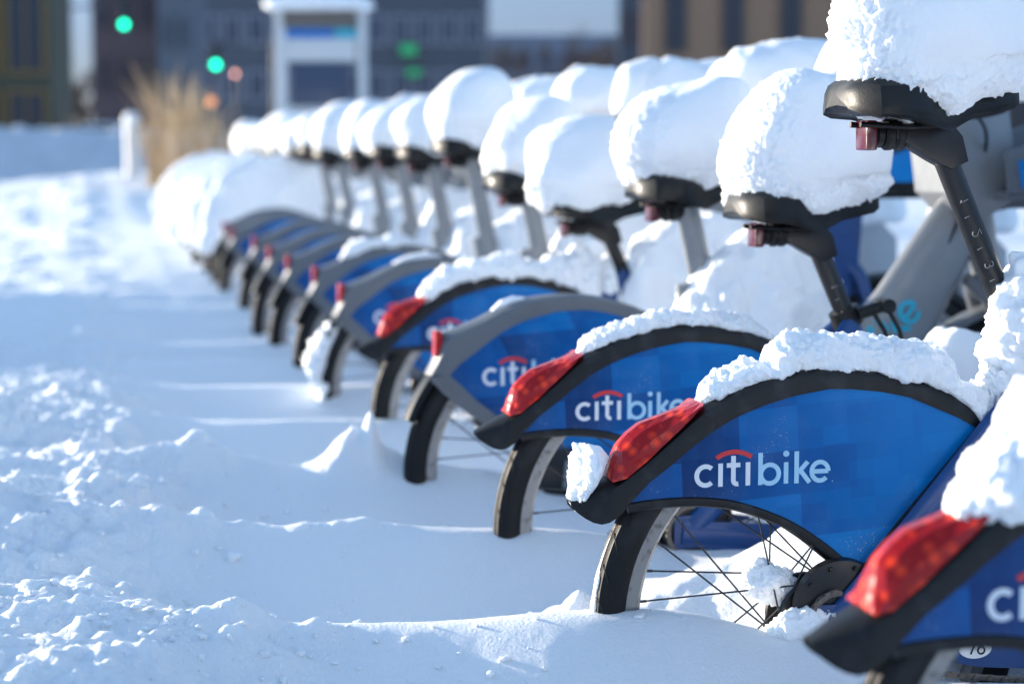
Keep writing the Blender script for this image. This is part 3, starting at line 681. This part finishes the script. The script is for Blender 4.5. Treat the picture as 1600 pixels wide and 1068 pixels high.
# ------------------------------------------------------------------ bicycles in the row
ORD = ["nearest", "second", "third", "fourth", "fifth", "sixth", "seventh", "eighth", "ninth", "tenth", "eleventh", "twelfth", "thirteenth", "fourteenth", "fifteenth", "sixteenth", "seventeenth", "eighteenth", "nineteenth", "twentieth", "twenty-first", "last"]
def nth(n): return "nearest bicycle" if n == 0 else ("last bicycle of the row" if n == len(BY)-1 else f"{ORD[n]} bicycle from the front")
PB = new_bike(); PG = old_bike(); used = {True: False, False: False}
NEW = {0, 1, 2, 4}
X0 = {0: .032, 1: 0, 2: .004, 3: -.055, 4: 0}
SZ = {2: -.178, 4: -.225, 3: -.155, 5: -.165, 6: -.06, 7: -.085, 8: -.08, 9: -.09, 10: -.09, 11: -.07}   # how far each saddle is lowered
caps = {}
cap_specs = {0: (101, 6, .155, .125, .26, 1, 0), 1: (102, 7, .144, .116, .26, 1.1, 0), 2: (105, 7, .152, .116, .225, 1.25, .2), 3: (104, 6, .158, .115, .225, 1.1, 0), 4: (106, 6, .155, .115, .225, 1, 1.0), 5: (108, 6, .140, .115, .215, .9, 0)}
for n, y in enumerate(BY):
    isnew = n in NEW
    src = PB if isnew else PG
    if not used[isnew]: b = src; used[isnew] = True
    else: b = copy_tree(src)
    x = X0.get(n, -.055 + .012*math.sin(n*2.3)); b.location = (x, y, .010 if n == 0 else 0)
    rz = {0: 0, 1: 0, 2: 0, 3: 0, 4: R_(1)}.get(n, R_(1.2*math.sin(n*1.7))); b.rotation_euler = (0, 0, rz)
    if isnew:
        lb = {0: "nearest blue share bicycle, its fender and red tail light cut off by the right edge", 1: "blue share bicycle in sharp focus with clear lettering on its blue skirt panel", 2: "blue share bicycle with black fender standing just behind the sharply focused one", 4: "blurred blue bicycle with red tail light and black fender between two grey ones"}[n]
    else: lb = f"grey-fendered share bicycle with blue skirt, {nth(n)}" if n < 12 else f"blurred share bicycle buried under a white hump of snow, {nth(n)}"
    tag(b, lb, "bicycle", "share bicycles docked in a row")
    sz = SZ.get(n, 0 if isnew else -.085)
    sad = [c for c in b.children if c.name.startswith("saddle")][0]; base_x = 0 if isnew else .085
    sx = -sz*(.448 if isnew else .30)
    pst = [c for c in b.children if c.name.startswith("seat_post")][0]; pst.location = (sx, 0, sz)
    if not isnew: pst.location = (sx, 0, sz+.04)
    base_x += sx; sad.location = (base_x, 0, sz)
    cb, sb_ = math.cos(rz), math.sin(rz)
    def place(o, lx, lz=0, ly=0): o.location = (x+lx*cb-ly*sb_, y+lx*sb_+ly*cb, lz); o.rotation_euler = (0, 0, rz)
    # snow on the saddle
    if n in cap_specs:
        sp_ = cap_specs[n]; V, F = snow_cap(sp_[0], sp_[1], *sp_[2:5], sp_[5], sp_[6]); me = npmesh("saddle_snow", V, F, "snow")
    else:
        key = n % 4
        if key not in caps: V, F = snow_cap(200+key, 5, .143, .115, .205+.012*(key % 3), .8); caps[key] = npmesh("saddle_snow", V, F, "snow")
        me = caps[key]
    o = link("saddle_snow", me); place(o, base_x+.156+{2: .012, 4: -.045}.get(n, 0), 1.120+sz)
    tag(o, f"tall rounded loaf of snow on the saddle of the {nth(n)}", "snow cap", "snow caps on the saddles")
print("bikes done")
def add_snow(n, name, V, F, label, cat, group, key=None, lx=0, lz=0, ly=0, cache={}):
    if key is not None and key in cache: me = cache[key]
    else:
        me = npmesh(name, V(), None, "snow") if False else npmesh(name, *V(), "snow")
        if key is not None: cache[key] = me
    o = link(name, me); x = X0.get(n, -.055 + .012*math.sin(n*2.3)); y = BY[n]
    rz = {0: 0, 1: 0, 2: 0, 3: 0, 4: R_(1)}.get(n, R_(1.2*math.sin(n*1.7)))
    o.location = (x+lx*math.cos(rz)-ly*math.sin(rz), y+lx*math.sin(rz)+ly*math.cos(rz), lz); o.rotation_euler = (0, 0, rz)
    return tag(o, label, cat, group)
FO = F_OUT[5:]
for n in range(len(BY)):
    # ---- fender snow
    if n == 1:
        fn = lambda: ridge(FO+[(.30, .63), (.335, .70)], profile([(0, .0), (.03, .022), (.16, .03), (.2, .012), (.215, .040), (.25, .056), (.35, .042), (.5, .048), (.60, .050), (.66, .048), (.70, .02), (.78, .038), (.9, .06), (1, .02)]), profile([(0, .01), (.05, .03), (.5, .042), (1, .05)]), 301, nu=420, nv=120, lump=.27, fine=.0034, sink=.008)
    elif n == 2: fn = lambda: ridge(F_OUT[5:14], profile([(0, .006), (.04, .018), (.3, .026), (.6, .022), (.85, .026), (1, .004)]), profile([(0, .015), (.1, .034), (1, .034)]), 302, nu=300, nv=80, lump=.34, sink=.006)
    elif n == 0: fn = lambda: ridge(F_OUT[4:5]+[(-.20, .652)]+FO[1:]+[(.33, .66)], profile([(0, .002), (.05, .035), (.1, .05), (.2, .10), (.5, .13), (1, .13)]), profile([(0, .015), (.1, .045), (1, .06)]), 303, nu=300, nv=100, lump=.27, sink=.03)
    elif n == 4: fn = lambda: ridge(F_OUT[4:]+[(.32, .64)], profile([(0, .004), (.05, .03), (.3, .042), (.6, .04), (.75, .09), (1, .11)]), profile([(0, .015), (.1, .038), (1, .05)]), 304, nu=260, nv=80, lump=.36)
    elif n == 3: fn = lambda: ridge(G_OUT[5:8], profile([(0, .002), (.3, .012), (.7, .010), (1, .002)]), profile([(0, .012), (1, .012)]), 305, nu=100, nv=18, fine=.002)
    elif n == 5: fn = lambda: ridge(G_OUT[6:10], profile([(0, .002), (.3, .010), (.7, .012), (1, .002)]), profile([(0, .02), (1, .02)]), 306, nu=100, nv=18, fine=.002)
    elif n == 6: fn = lambda: ridge(G_OUT[4:12], profile([(0, .004), (.15, .03), (.7, .022), (1, .004)]), profile([(0, .02), (.3, .036), (1, .03)]), 307, nu=200, nv=20)
    elif n == 11: fn = lambda: ridge(G_OUT[6:11], profile([(0, .002), (.4, .015), (1, .002)]), profile([(0, .02), (1, .02)]), 308+n, nu=100, nv=18)
    elif n >= 12: fn = lambda: heap(330+n % 3, (.43, .10, .50), 5, 2.3, .02, .002, -.25)
    else: fn = None
    if fn and n < 12: add_snow(n, "fender_snow", fn, None, f"ragged ridge of snow along the rear fender of the {nth(n)}", "snow ridge", "snow ridges on the rear fenders")
    elif fn: add_snow(n, "fender_snow", fn, None, f"deep white hump of snow burying the rear wheel of the {nth(n)}", "snow hump", "snow humps over the farthest rear wheels", key=('hump', n % 3), lx=.08-.025*(n-12), lz=.50-.02*(n % 2))
    # ---- snow piled in the step-through of the frame
    if n < 16:
        if n == 1: add_snow(n, "frame_snow", lambda: heap(401, (.17, .10, .155), 6, 2.4, .028, .008, -.62), None, f"jagged clump of snow around the seat post of the {nth(n)}", "snow clump", "snow clumps on the frames", lx=.455, lz=.745)
        elif n == 2: add_snow(n, "frame_snow", lambda: heap(402, (.22, .11, .13), 5), None, f"low mound of snow on the frame of the {nth(n)}", "snow clump", "snow clumps on the frames", lx=.53, lz=.535)
        elif n == 3: add_snow(n, "frame_snow", lambda: heap(403, (.20, .12, .27), 6, 2.2, .03, .004), None, f"broad white mound of snow piled on the frame of the {nth(n)}", "snow clump", "snow clumps on the frames", lx=.46, lz=.585)
        else: add_snow(n, "frame_snow", lambda: heap(410+n % 3, (.23, .11, .27), 5, 2.5), None, f"mound of snow piled on the frame of the {nth(n)}", "snow clump", "snow clumps on the frames", key=('fr', n % 3), lx=.55, lz=.58)
    # ---- snow along the handlebar
    def hb():
        sg = -1; V = []; 
        P = smooth_pts([(.46, -.315), (.60, -.305), (.74, -.28), (.83, -.2), (.85, -.08), (.85, .08), (.83, .2), (.74, .28), (.60, .305), (.46, .315)], 3)
        nu, nv = 160, 24; P = resample(P, nu); T = np.gradient(P, axis=0); T /= np.linalg.norm(T, axis=1)[:, None]; Nn = np.stack([-T[:, 1], T[:, 0]], 1)
        t = np.linspace(0, 1, nu); r = .078*np.sqrt(np.clip(1-np.abs(2*t-1)**14, 0, 1))*(1-.22*np.sin(np.pi*t)); z0 = 1.118+.02*np.sin(np.pi*t)
        V = np.stack([np.stack([P[:, 0]+Nn[:, 0]*r*math.cos(q), P[:, 1]+Nn[:, 1]*r*math.cos(q), z0+r*(1.25*math.sin(q)+.95 if math.sin(q) > 0 else .95+.9*math.sin(q))], 1) for q in np.linspace(0, 2*math.pi, nv, endpoint=False)], 1).reshape(-1, 3)
        c = np.repeat(np.stack([P[:, 0], P[:, 1], z0+.07], 1), nv, 0); d = V-c; d /= np.linalg.norm(d, axis=1)[:, None]+1e-6
        V = V+d*(.016*fbm(V, 9, 3, 501+n % 4)+.003*fbm(V, 60, 3, 505))[:, None]
        i, j = np.meshgrid(np.arange(nu-1), np.arange(nv), indexing='ij'); j2 = (j+1) % nv
        F = np.stack([i*nv+j, i*nv+j2, (i+1)*nv+j2, (i+1)*nv+j], -1).reshape(-1, 4)
        return V, F
    if n >= 2 and n < 16:
        add_snow(n, "handlebar_snow", hb, None, f"roll of snow lying along the handlebar of the {nth(n)}", "snow roll", "snow rolls on the handlebars", key=('hb', n % 4))
    if n >= 5 and n < 16:
        add_snow(n, "basket_snow", lambda: heap(520+n % 3, (.18, .17, .16), 5, 2.6, .02, .003, -.4), None, f"snow heaped in the front basket of the {nth(n)}", "snow heap", "snow heaps in the front baskets", key=('bk', n % 3), lx=1.12, lz=1.0)
# extra clumps
add_snow(1, "tail_snow", lambda: ridge([(-.374, .522), (-.355, .540), (-.335, .562), (-.322, .590)], profile([(0, .004), (.15, .016), (.5, .026), (.8, .022), (1, .006)]), profile([(0, .012), (.3, .03), (.8, .026), (1, .01)]), 611, nu=160, nv=90, lump=.8, fine=.005, sink=.014), None, "small crusty lump of snow on the fender tip of the sharply focused bicycle", "snow lump", None)
add_snow(1, "tyre_snow", lambda: ridge([(.336*math.cos(R_(a)), .33+.336*math.sin(R_(a))) for a in (186, 178, 170, 162, 154)], profile([(0, .010), (.5, .006), (1, .001)]), profile([(0, .012), (1, .005)]), 612, nu=160, nv=30, lump=.8, fine=.003, sink=.003), None, "thin crust of snow on the back of the focused bicycle's rear tyre", "snow crust", None)
add_snow(1, "hub_snow", lambda: heap(602, (.038, .02, .032), 6, 2.1, .02, .006, -1), None, "lump of snow stuck in the spokes beside the hub of the focused bicycle", "snow lump", None, lx=-.060, lz=.385, ly=-.01)
add_snow(1, "hub_snow", lambda: heap(604, (.085, .022, .034), 6, 2.1, .03, .007, -1), None, "smear of snow packed under the brake disc of the focused bicycle", "snow lump", None, lx=-.01, lz=.312, ly=-.06)
add_snow(5, "wheel_snow", lambda: ridge([(.335*math.cos(R_(a)), .33+.335*math.sin(R_(a))) for a in (186, 178, 170, 160, 148, 140)], profile([(0, .03), (.4, .045), (.75, .03), (1, .006)]), profile([(0, .045), (.6, .035), (1, .012)]), 613, nu=160, nv=50, lump=.6, fine=.004, sink=.012), None, "upright clump of snow against the rear wheel of the sixth bicycle", "snow lump", None)
# ------------------------------------------------------------------ docks
def dock():
    d = empty("bike_dock"); m = MB()
    m.prism([(-.09, .0), (.13, 0), (.10, .72), (.02, .80), (-.05, .74)], -.075, .075); m.box((.02, 0, .03), (.6, .5, .06)); m.obj("post", "dock_grey", d, bevel=.01)
    MB().box((-.06, 0, .62), (.06, .11, .14)).obj("latch", "black_plastic", d, bevel=.006); return d
dk = dock(); V, F = heap(700, (.13, .12, .13), 5, 2.3, .02, .003, -.3); dsn = npmesh("dock_snow", V, F, "snow")
for n, y in enumerate(BY):
    if n > 15: break
    d = dk if n == 0 else copy_tree(dk); d.location = (1.62, y, 0); tag(d, f"grey metal dock post holding the front wheel of the {nth(n)}", "bike dock", "dock posts along the row")
    o = link("dock_snow", dsn); o.location = (1.64, y, .80); tag(o, f"snow cap on the dock post in front of the {nth(n)}", "snow cap", "snow caps on the dock posts")
# ------------------------------------------------------------------ background
C0 = np.array([-1.0557, -2.7789])
def W(px, D): a = (px-800)/3111*D; q = C0+RR*a+CR*D; return (float(q[0]), float(q[1]))
def Z(py, D): return 1.025+(234-py)/3111*D
TURN = R_(-12.15)
mat("wall_dark_green", (.05, .055, .035), .5); mat("ochre_frame", (.20, .12, .03), .5); mat("wall_plum", (.085, .065, .08), .7)
mat("wall_slate", (.075, .095, .125), .5); mat("wall_steel", (.10, .125, .16), .5); mat("wall_brown", (.30, .18, .11), .7); mat("wall_brown_dark", (.09, .065, .055), .7)
mat("wall_far", (.15, .19, .26), .8); mat("glass_dark", (.02, .03, .05), .1, coat=.5); mat("glass_blue", (.04, .06, .10), .12, coat=.5); mat("band_pale", (.32, .36, .44), .5)  # far walls lightened: a little distance haze is put into their colours
mat("dry_grass", (.50, .36, .20), .7, var=.4); mat("bark", (.07, .05, .045), .8); mat("map_navy", (.03, .05, .10), .4, coat=.4); mat("kiosk_white", (.62, .63, .63), .45); mat("kiosk_blue", (.01, .16, .50), .3)
mat("kiosk_sky", (.02, .40, .55), .3); mat("kiosk_brown", (.13, .115, .10), .5); mat("bollard_paint", (.72, .70, .66), .5); mat("pole_dark", (.05, .06, .075), .5); mat("car_dark", (.04, .045, .06), .25, coat=.8)  # kiosk header is one even dark brown
def lampmat(name, col, e):
    m, t, b = nodes(name); b.inputs["Base Color"].default_value = (*col, 1); b.inputs["Emission Color"].default_value = (*col, 1); b.inputs["Emission Strength"].default_value = e
lampmat("lamp_green", (.0, .62, .33), 6); lampmat("lamp_amber", (1, .35, .12), .7); lampmat("lamp_red", (1, .05, .04), 3.5); lampmat("sign_green", (.03, .40, .16), .12); lampmat("lamp_warm", (.8, .35, .25), 3)
def building(name, label, p0, p1, D, ptop, depth, wall, glass, cols, rows, wfrac=(.6, .6), z0=.0, extras=None, side=1):
    """box with recessed window openings; every window a part"""
    x0, x1 = (p0-800)/3111*D, (p1-800)/3111*D; wd = x1-x0; top = Z(ptop, D)
    c = C0+RR*((x0+x1)/2)+CR*D; b = empty(name, (float(c[0]), float(c[1]), 0), TURN); tag(b, label, "building")
    m = MB(); m.box((0, depth/2, top/2-.5), (wd, depth, top+1)); m.box((0, depth/2, top+.25), (wd+.3, depth+.3, .5)); m.obj("wall", wall, b)
    MB().box((0, depth/2, top+.58), (wd+.2, depth+.2, .16)).obj("roof_snow", "snow_ground", b)
    dx, dz = wd/cols, (top-z0)/rows; w0 = MB(); w0.box((0, 0, 0), (dx*wfrac[0], .16, dz*wfrac[1])); wm = w0.mesh("window", glass, 0)
    fm = MB(); ww, hh = dx*wfrac[0], dz*wfrac[1]
    for sx in (-1, 1): fm.box((sx*ww/2, -.05, 0), (.10, .14, hh+.1))
    for sz_ in (-1, 1): fm.box((0, -.05, sz_*hh/2), (ww-.1, .14, .10))
    fm.box((0, -.05, 0), (.06, .12, hh-.1)); fmm = fm.mesh("frame", extras or wall, 0)
    for i in range(cols):
        for k in range(rows):
            o = link("window", wm, b); o.location = (-wd/2+dx*(i+.5), -.03, z0+dz*(k+.5)); f_ = link("frame", fmm, o)
    return b
building("office_building", "dark green building with ochre mullions at the far left edge", -420, 85, 60, -500, 3, "wall_dark_green", "glass_dark", 7, 5, (.8, .82), extras="ochre_frame")
building("brick_building", "narrow plum brown building behind the upper green traffic light", 150, 252, 90, -420, 4, "wall_plum", "glass_dark", 3, 7, (.45, .5))
building("tower", "slim blue-grey building beside the plum brown one", 252, 305, 84, -420, 4, "wall_steel", "glass_blue", 2, 8, (.5, .5))
building("glass_building", "broad slate blue glass building behind the kiosk", 312, 758, 110, -420, 20, "wall_slate", "glass_blue", 12, 8, (.75, .5), extras="band_pale")
building("low_building", "long low hazy building under the open patch of sky", 740, 1000, 170, 66, 20, "wall_far", "glass_blue", 8, 3, (.6, .45))
building("office_building", "narrow dark slate building left of the brown one", 968, 1012, 120, -420, 3, "wall_slate", "glass_dark", 2, 8, (.5, .6))
b = building("brick_building", "wide brown building with tall window bays at the upper right", 1008, 1900, 80, -420, 3, "wall_brown", "glass_dark", 10, 4, (.34, .8), extras="wall_brown_dark")
# bare trees far down the street
def bare_tree(px, D, h, seed, label):
    rng = random.Random(seed); q = W(px, D); t = empty("bare_tree", (*q, .2)); tag(t, label, "tree", "bare street trees")
    tr = MB(); tr.tube([(0, 0, 0), (.05, 0, h*.3), (0, .05, h*.55)], [.22, .16, .10], 8); tr.obj("trunk", "bark", t)
    cr = MB()
    def br(p, d, L, r, k):
        e = p+d*L; cr.tube([p, (p+e)/2+Vector((rng.uniform(-.1, .1),)*3)*L*.4, e], [r, r*.8, r*.55], 4, cap=False)
        if k:
            for _ in range(4):
                nd = (d+Vector((rng.uniform(-1, 1), rng.uniform(-1, 1), rng.uniform(-.3, .8)))*.75).normalized(); br(p.lerp(e, rng.uniform(.5, 1)), nd, L*.68, r*.55, k-1)
    for _ in range(6): br(Vector((0, 0, h*rng.uniform(.25, .5))), Vector((rng.uniform(-1, 1), rng.uniform(-1, 1), 1)).normalized(), h*.26, .08, 4)
    cr.obj("crown", "bark", t)
for k, (px, D, h) in enumerate([(92, 120, 5.2), (118, 128, 4.6), (140, 118, 5.8), (820, 150, 9.5), (905, 155, 9.0), (950, 150, 10.5)]):
    bare_tree(px, D, h, 40+k, ["bare tree beside the dark green building", "small bare tree at the far end of the street", "bare tree beside the plum brown building", "bare tree in front of the long low building", "bare tree before the low building's middle", "taller bare tree by the dark slate building"][k])
# traffic lights
def signal(px, py, D, label, lamp="lamp_green", r=.11, arm=0):
    q = W(px, D); z = Z(py, D); t = empty("traffic_light", (*q, .2), TURN); tag(t, label, "traffic light")
    p = MB(); p.tube([(arm, .3, 0), (arm, .3, z+.9)], .09, 10)
    if arm: p.tube([(arm, .3, z+.6), (0, .3, z+.75)], .05, 8)
    p.obj("pole", "pole_dark", t)
    h = MB(); h.box((0, .14, z-.2+.35), (.36, .24, 1.06)); hh = h.obj("housing", "pole_dark", t, bevel=.03)
    for k in range(3):
        v = MB(); zz = z+k*.36; v.lathe([(0, -.04), (r*.6, -.03), (r, 0), (0, 0)], (0, .02, zz), n=20); v.obj("lens", lamp if k == 0 else "glass_dark", hh)
        vi = MB(); vi.lathe([(r+.01, -.02), (r+.02, -.16), (r+.03, -.16), (r+.025, -.02)], (0, .02, zz), n=16, a0=0, a1=math.pi); vi.obj("visor", "pole_dark", hh)
signal(200, 50, 72, "traffic light showing green, the higher of the two at the upper left", arm=-2.2)
signal(341, 112, 70, "traffic light showing green, the lower one left of the kiosk", arm=2.0)
# distant lamps and signs
def lamp_post(px, py, D, lamp, label, r):
    q = W(px, D); z = Z(py, D); t = empty("street_lamp", (*q, .2), TURN); tag(t, label, "lamp")
    MB().tube([(0, .12, 0), (0, .12, z-.1)], .05, 8).obj("pole", "pole_dark", t)
    MB().lathe([(0, -r), (r*.7, -r*.7), (r, 0), (r*.7, r*.7), (0, r)], (0, 0, z-.2), 'z', 16).obj("lamp_head", lamp, t)
lamp_post(371, 117, 71, "lamp_warm", "small dim pinkish lamp beside the lower green light", .07)
lamp_post(333, 160, 60, "lamp_amber", "small amber warning lamp above the dry grass", .14)
def wall_sign(px, py, D, w_, h_, lamp, label):
    q = W(px, D); t = empty("shop_sign", (*q, Z(py, D)), TURN); tag(t, label, "sign")
    MB().box((0, .12, 0), (w_+.16, .12, h_+.16)).obj("case", "pole_dark", t); MB().box((0, .03, 0), (w_, .06, h_)).obj("face", lamp, t)
wall_sign(640, 80, 109.6, .9, .6, "sign_green", "dim green lit sign high on the glass building"); wall_sign(648, 115, 109.6, .8, .4, "sign_green", "smaller green lit sign low on the glass building")
# parked cars beyond the bank
def car(px, D, paint, label, seed=0):
    q = W(px, D); t = empty("parked_car", (*q, .25), TURN+R_(0)); tag(t, label, "car", "cars parked beyond the snow bank")
    b_ = MB(); prof = [(-.88, .35), (-.92, .75), (-.86, .98), (-.70, 1.02), (-.58, 1.45), (.58, 1.45), (.70, 1.02), (.86, .98), (.92, .75), (.88, .35)]
    b_.prism(prof, 0, 4.3); b_.obj("body", paint, t, bevel=.06)
    MB().prism([(-.64, 1.05), (-.54, 1.38), (.54, 1.38), (.64, 1.05)], -.012, .02).obj("rear_window", "glass_dark", t)
    for sg in (-1, 1):
        MB().box((sg*.72, -.02, .86), (.26, .08, .16)).obj("tail_light", "lamp_red", t, bevel=.015)
        for yy in (.75, 3.4):
            wv = MB(); wv.lathe([(0, -.1), (.2, -.1), (.32, -.09), (.33, 0), (.32, .09), (0, .1)], (sg*.86, yy, .33), 'x', 24); wv.obj("wheel", "black_rubber", t)
    MB().box((0, -.03, .5), (1.7, .08, .16)).obj("bumper", "black_plastic", t, bevel=.02)
    s_ = MB(); s_.box((0, 2.1, 1.53), (1.12, 3.2, .14)); s_.obj("roof_snow", "snow_ground", t, bevel=.05)
car(155, 62, "car_dark", "dark parked car with red tail lights beyond the snow bank")
# far street bank, and an unseen bank added for its shadow
def bank(D, p0, p1, h, dep, seed, label):
    x0, x1 = (p0-800)/3111*D, (p1-800)/3111*D; n1, n2 = 160, 30
    a = np.linspace(x0, x1, n1); d = np.linspace(0, dep, n2); A, Dd = np.meshgrid(a, d, indexing='ij')
    P = C0[None]+A.ravel()[:, None]*RR+(D+Dd.ravel())[:, None]*CR; t = Dd.ravel()/dep; e = np.minimum((A.ravel()-x0), x1-A.ravel())
    prof = np.sin(np.pi*np.clip(t, 0, 1))**.6*sstep(0, 1.5, e); P3 = np.stack([P[:, 0], P[:, 1], np.zeros(len(P))], 1)
    z = .15+h*prof*(1+.16*fbm(P3, .9, 4, seed)); i, j = np.meshgrid(np.arange(n1-1), np.arange(n2-1), indexing='ij')
    F = np.stack([i*n2+j, (i+1)*n2+j, (i+1)*n2+j+1, i*n2+j+1], -1).reshape(-1, 4)
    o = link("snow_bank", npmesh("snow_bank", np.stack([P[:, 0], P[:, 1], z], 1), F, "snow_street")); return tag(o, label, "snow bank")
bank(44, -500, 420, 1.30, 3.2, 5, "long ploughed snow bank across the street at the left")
def shade_bank():  # out-of-view bank, added to throw shade on the open ground
    n1, n2 = 140, 24; yy = np.linspace(6.6, 11.2, n1); xx = np.linspace(-6.6, -4.2, n2); A, B = np.meshgrid(yy, xx, indexing='ij'); P3 = np.stack([B.ravel(), A.ravel(), 0*A.ravel()], 1)
    e = np.minimum(A.ravel()-6.6, 11.2-A.ravel()); z = .1+(1.22*sstep(0, .8, e))*np.sin(np.pi*np.clip((B.ravel()+6.6)/2.4, 0, 1))**.6*(1+.10*fbm(P3, 1.3, 4, 77))
    i, j = np.meshgrid(np.arange(n1-1), np.arange(n2-1), indexing='ij'); F = np.stack([i*n2+j, i*n2+j+1, (i+1)*n2+j+1, (i+1)*n2+j], -1).reshape(-1, 4)
    o = link("snow_bank", npmesh("snow_bank", np.stack([P3[:, 0], P3[:, 1], z], 1), F, "snow_ground")); tag(o, "unseen bank of snow added left of the row to shade the ground", "snow bank")
shade_bank()
# kiosk
kq = W(503, 22); k_ = empty("kiosk", (*kq, .25), TURN); tag(k_, "white pay kiosk with navy map board and blue header, capped with snow", "kiosk")
def kx(px): return (px-503)/3111*22
def kz(py): return Z(py, 22)-.25
m = MB()
m.box((kx(442), .06, kz(10)/2), (.13, .13, kz(10))); m.box((kx(568), .06, kz(10)/2), (.09, .13, kz(10)))
m.box((0, .06, kz(80)), (kx(562)-kx(452), .09, kz(62)-kz(98))); m.box((0, .065, kz(165)/2), (kx(562)-kx(452), .08, kz(165)))
m.obj("frame", "kiosk_white", k_, bevel=.008)
MB().box((0, .03, kz(134)), (kx(553)-kx(466), .09, kz(100)-kz(166))).obj("map_board", "map_navy", k_, bevel=.005)
h_ = MB().box((0, .06, kz(34)), (kx(562)-kx(449), .20, kz(22)-kz(47))).obj("header", "kiosk_brown", k_, bevel=.01)
MB().box((-.12, .045, kz(55)), (.52, .10, kz(48)-kz(62))).obj("stripe", "kiosk_blue", k_); MB().box((.28, .045, kz(55)), (.24, .10, kz(48)-kz(62))).obj("stripe", "kiosk_sky", k_)
V, F = heap(801, (.60, .22, .13), 5, 3, .02, .003, -.3); o = link("kiosk_snow", npmesh("kiosk_snow", V, F, "snow")); o.location = (kq[0], kq[1]+.06, Z(14, 22)); o.rotation_euler = (0, 0, TURN); tag(o, "thick snow cap on top of the white kiosk", "snow cap")
# bollard
bq = W(209, 25); b = empty("bollard", (*bq, .3)); tag(b, "pale round bollard standing in the snow at the left", "bollard")
m = MB(); m.lathe([(0, 0), (.085, 0), (.085, 1.02), (.07, 1.06), (0, 1.07)], (0, 0, 0), 'z', 28); m.lathe([(.088, .80), (.092, .81), (.092, .88), (.088, .89)], (0, 0, 0), 'z', 28); m.obj("post", "bollard_paint", b)
V, F = heap(811, (.10, .10, .12), 4, 2.2, .01, .002, -.3); o = link("bollard_snow", npmesh("bollard_snow", V, F, "snow")); o.location = (*bq, 1.37); tag(o, "round snow cap on the pale bollard", "snow cap")
# dry ornamental grass
def grass(px, D, h, seed, label):
    rng = random.Random(seed); q = W(px, D); V = []; F = []; n = 0
    for _ in range(80):
        a = rng.uniform(0, 6.283); r = rng.uniform(0, .10); L = h*rng.uniform(.55, 1.05); ln = rng.uniform(.02, .42)*h; wd = rng.uniform(.004, .008); dx, dy = math.cos(a), math.sin(a)
        for k in range(6):
            t = k/5; bend = ln*t*t; w_ = wd*(1-t*.7)+(.006 if .72 < t < 1 and rng.random() < .8 else 0)
            cx, cy, cz = dx*(r+bend), dy*(r+bend), L*t-.25*ln*t*t
            V += [(cx-dy*w_, cy+dx*w_, cz), (cx+dy*w_, cy-dx*w_, cz)]
            if k: F.append((n+2*k-2, n+2*k-1, n+2*k+1, n+2*k))
        n += 12
    o = link("ornamental_grass", npmesh("ornamental_grass", V, F, "dry_grass")); o.location = (*q, .55); tag(o, label, "grass clump", "dry grass clumps beyond the row")
for k, (px, D, h) in enumerate([(243, 23, .95), (262, 23.5, 1.55), (286, 22.6, 1.40), (312, 24, 1.3), (340, 23, .9), (368, 24.5, .8)]):
    grass(px, D, h, 900+k, ["short dry grass clump just right of the bollard", "tallest tan grass clump behind the row's far end", "tall tan grass clump, second tallest beyond the row", "medium dry grass clump beyond the far bicycles", "low dry grass clump behind the white humps", "low dry grass clump nearest the kiosk"][k])
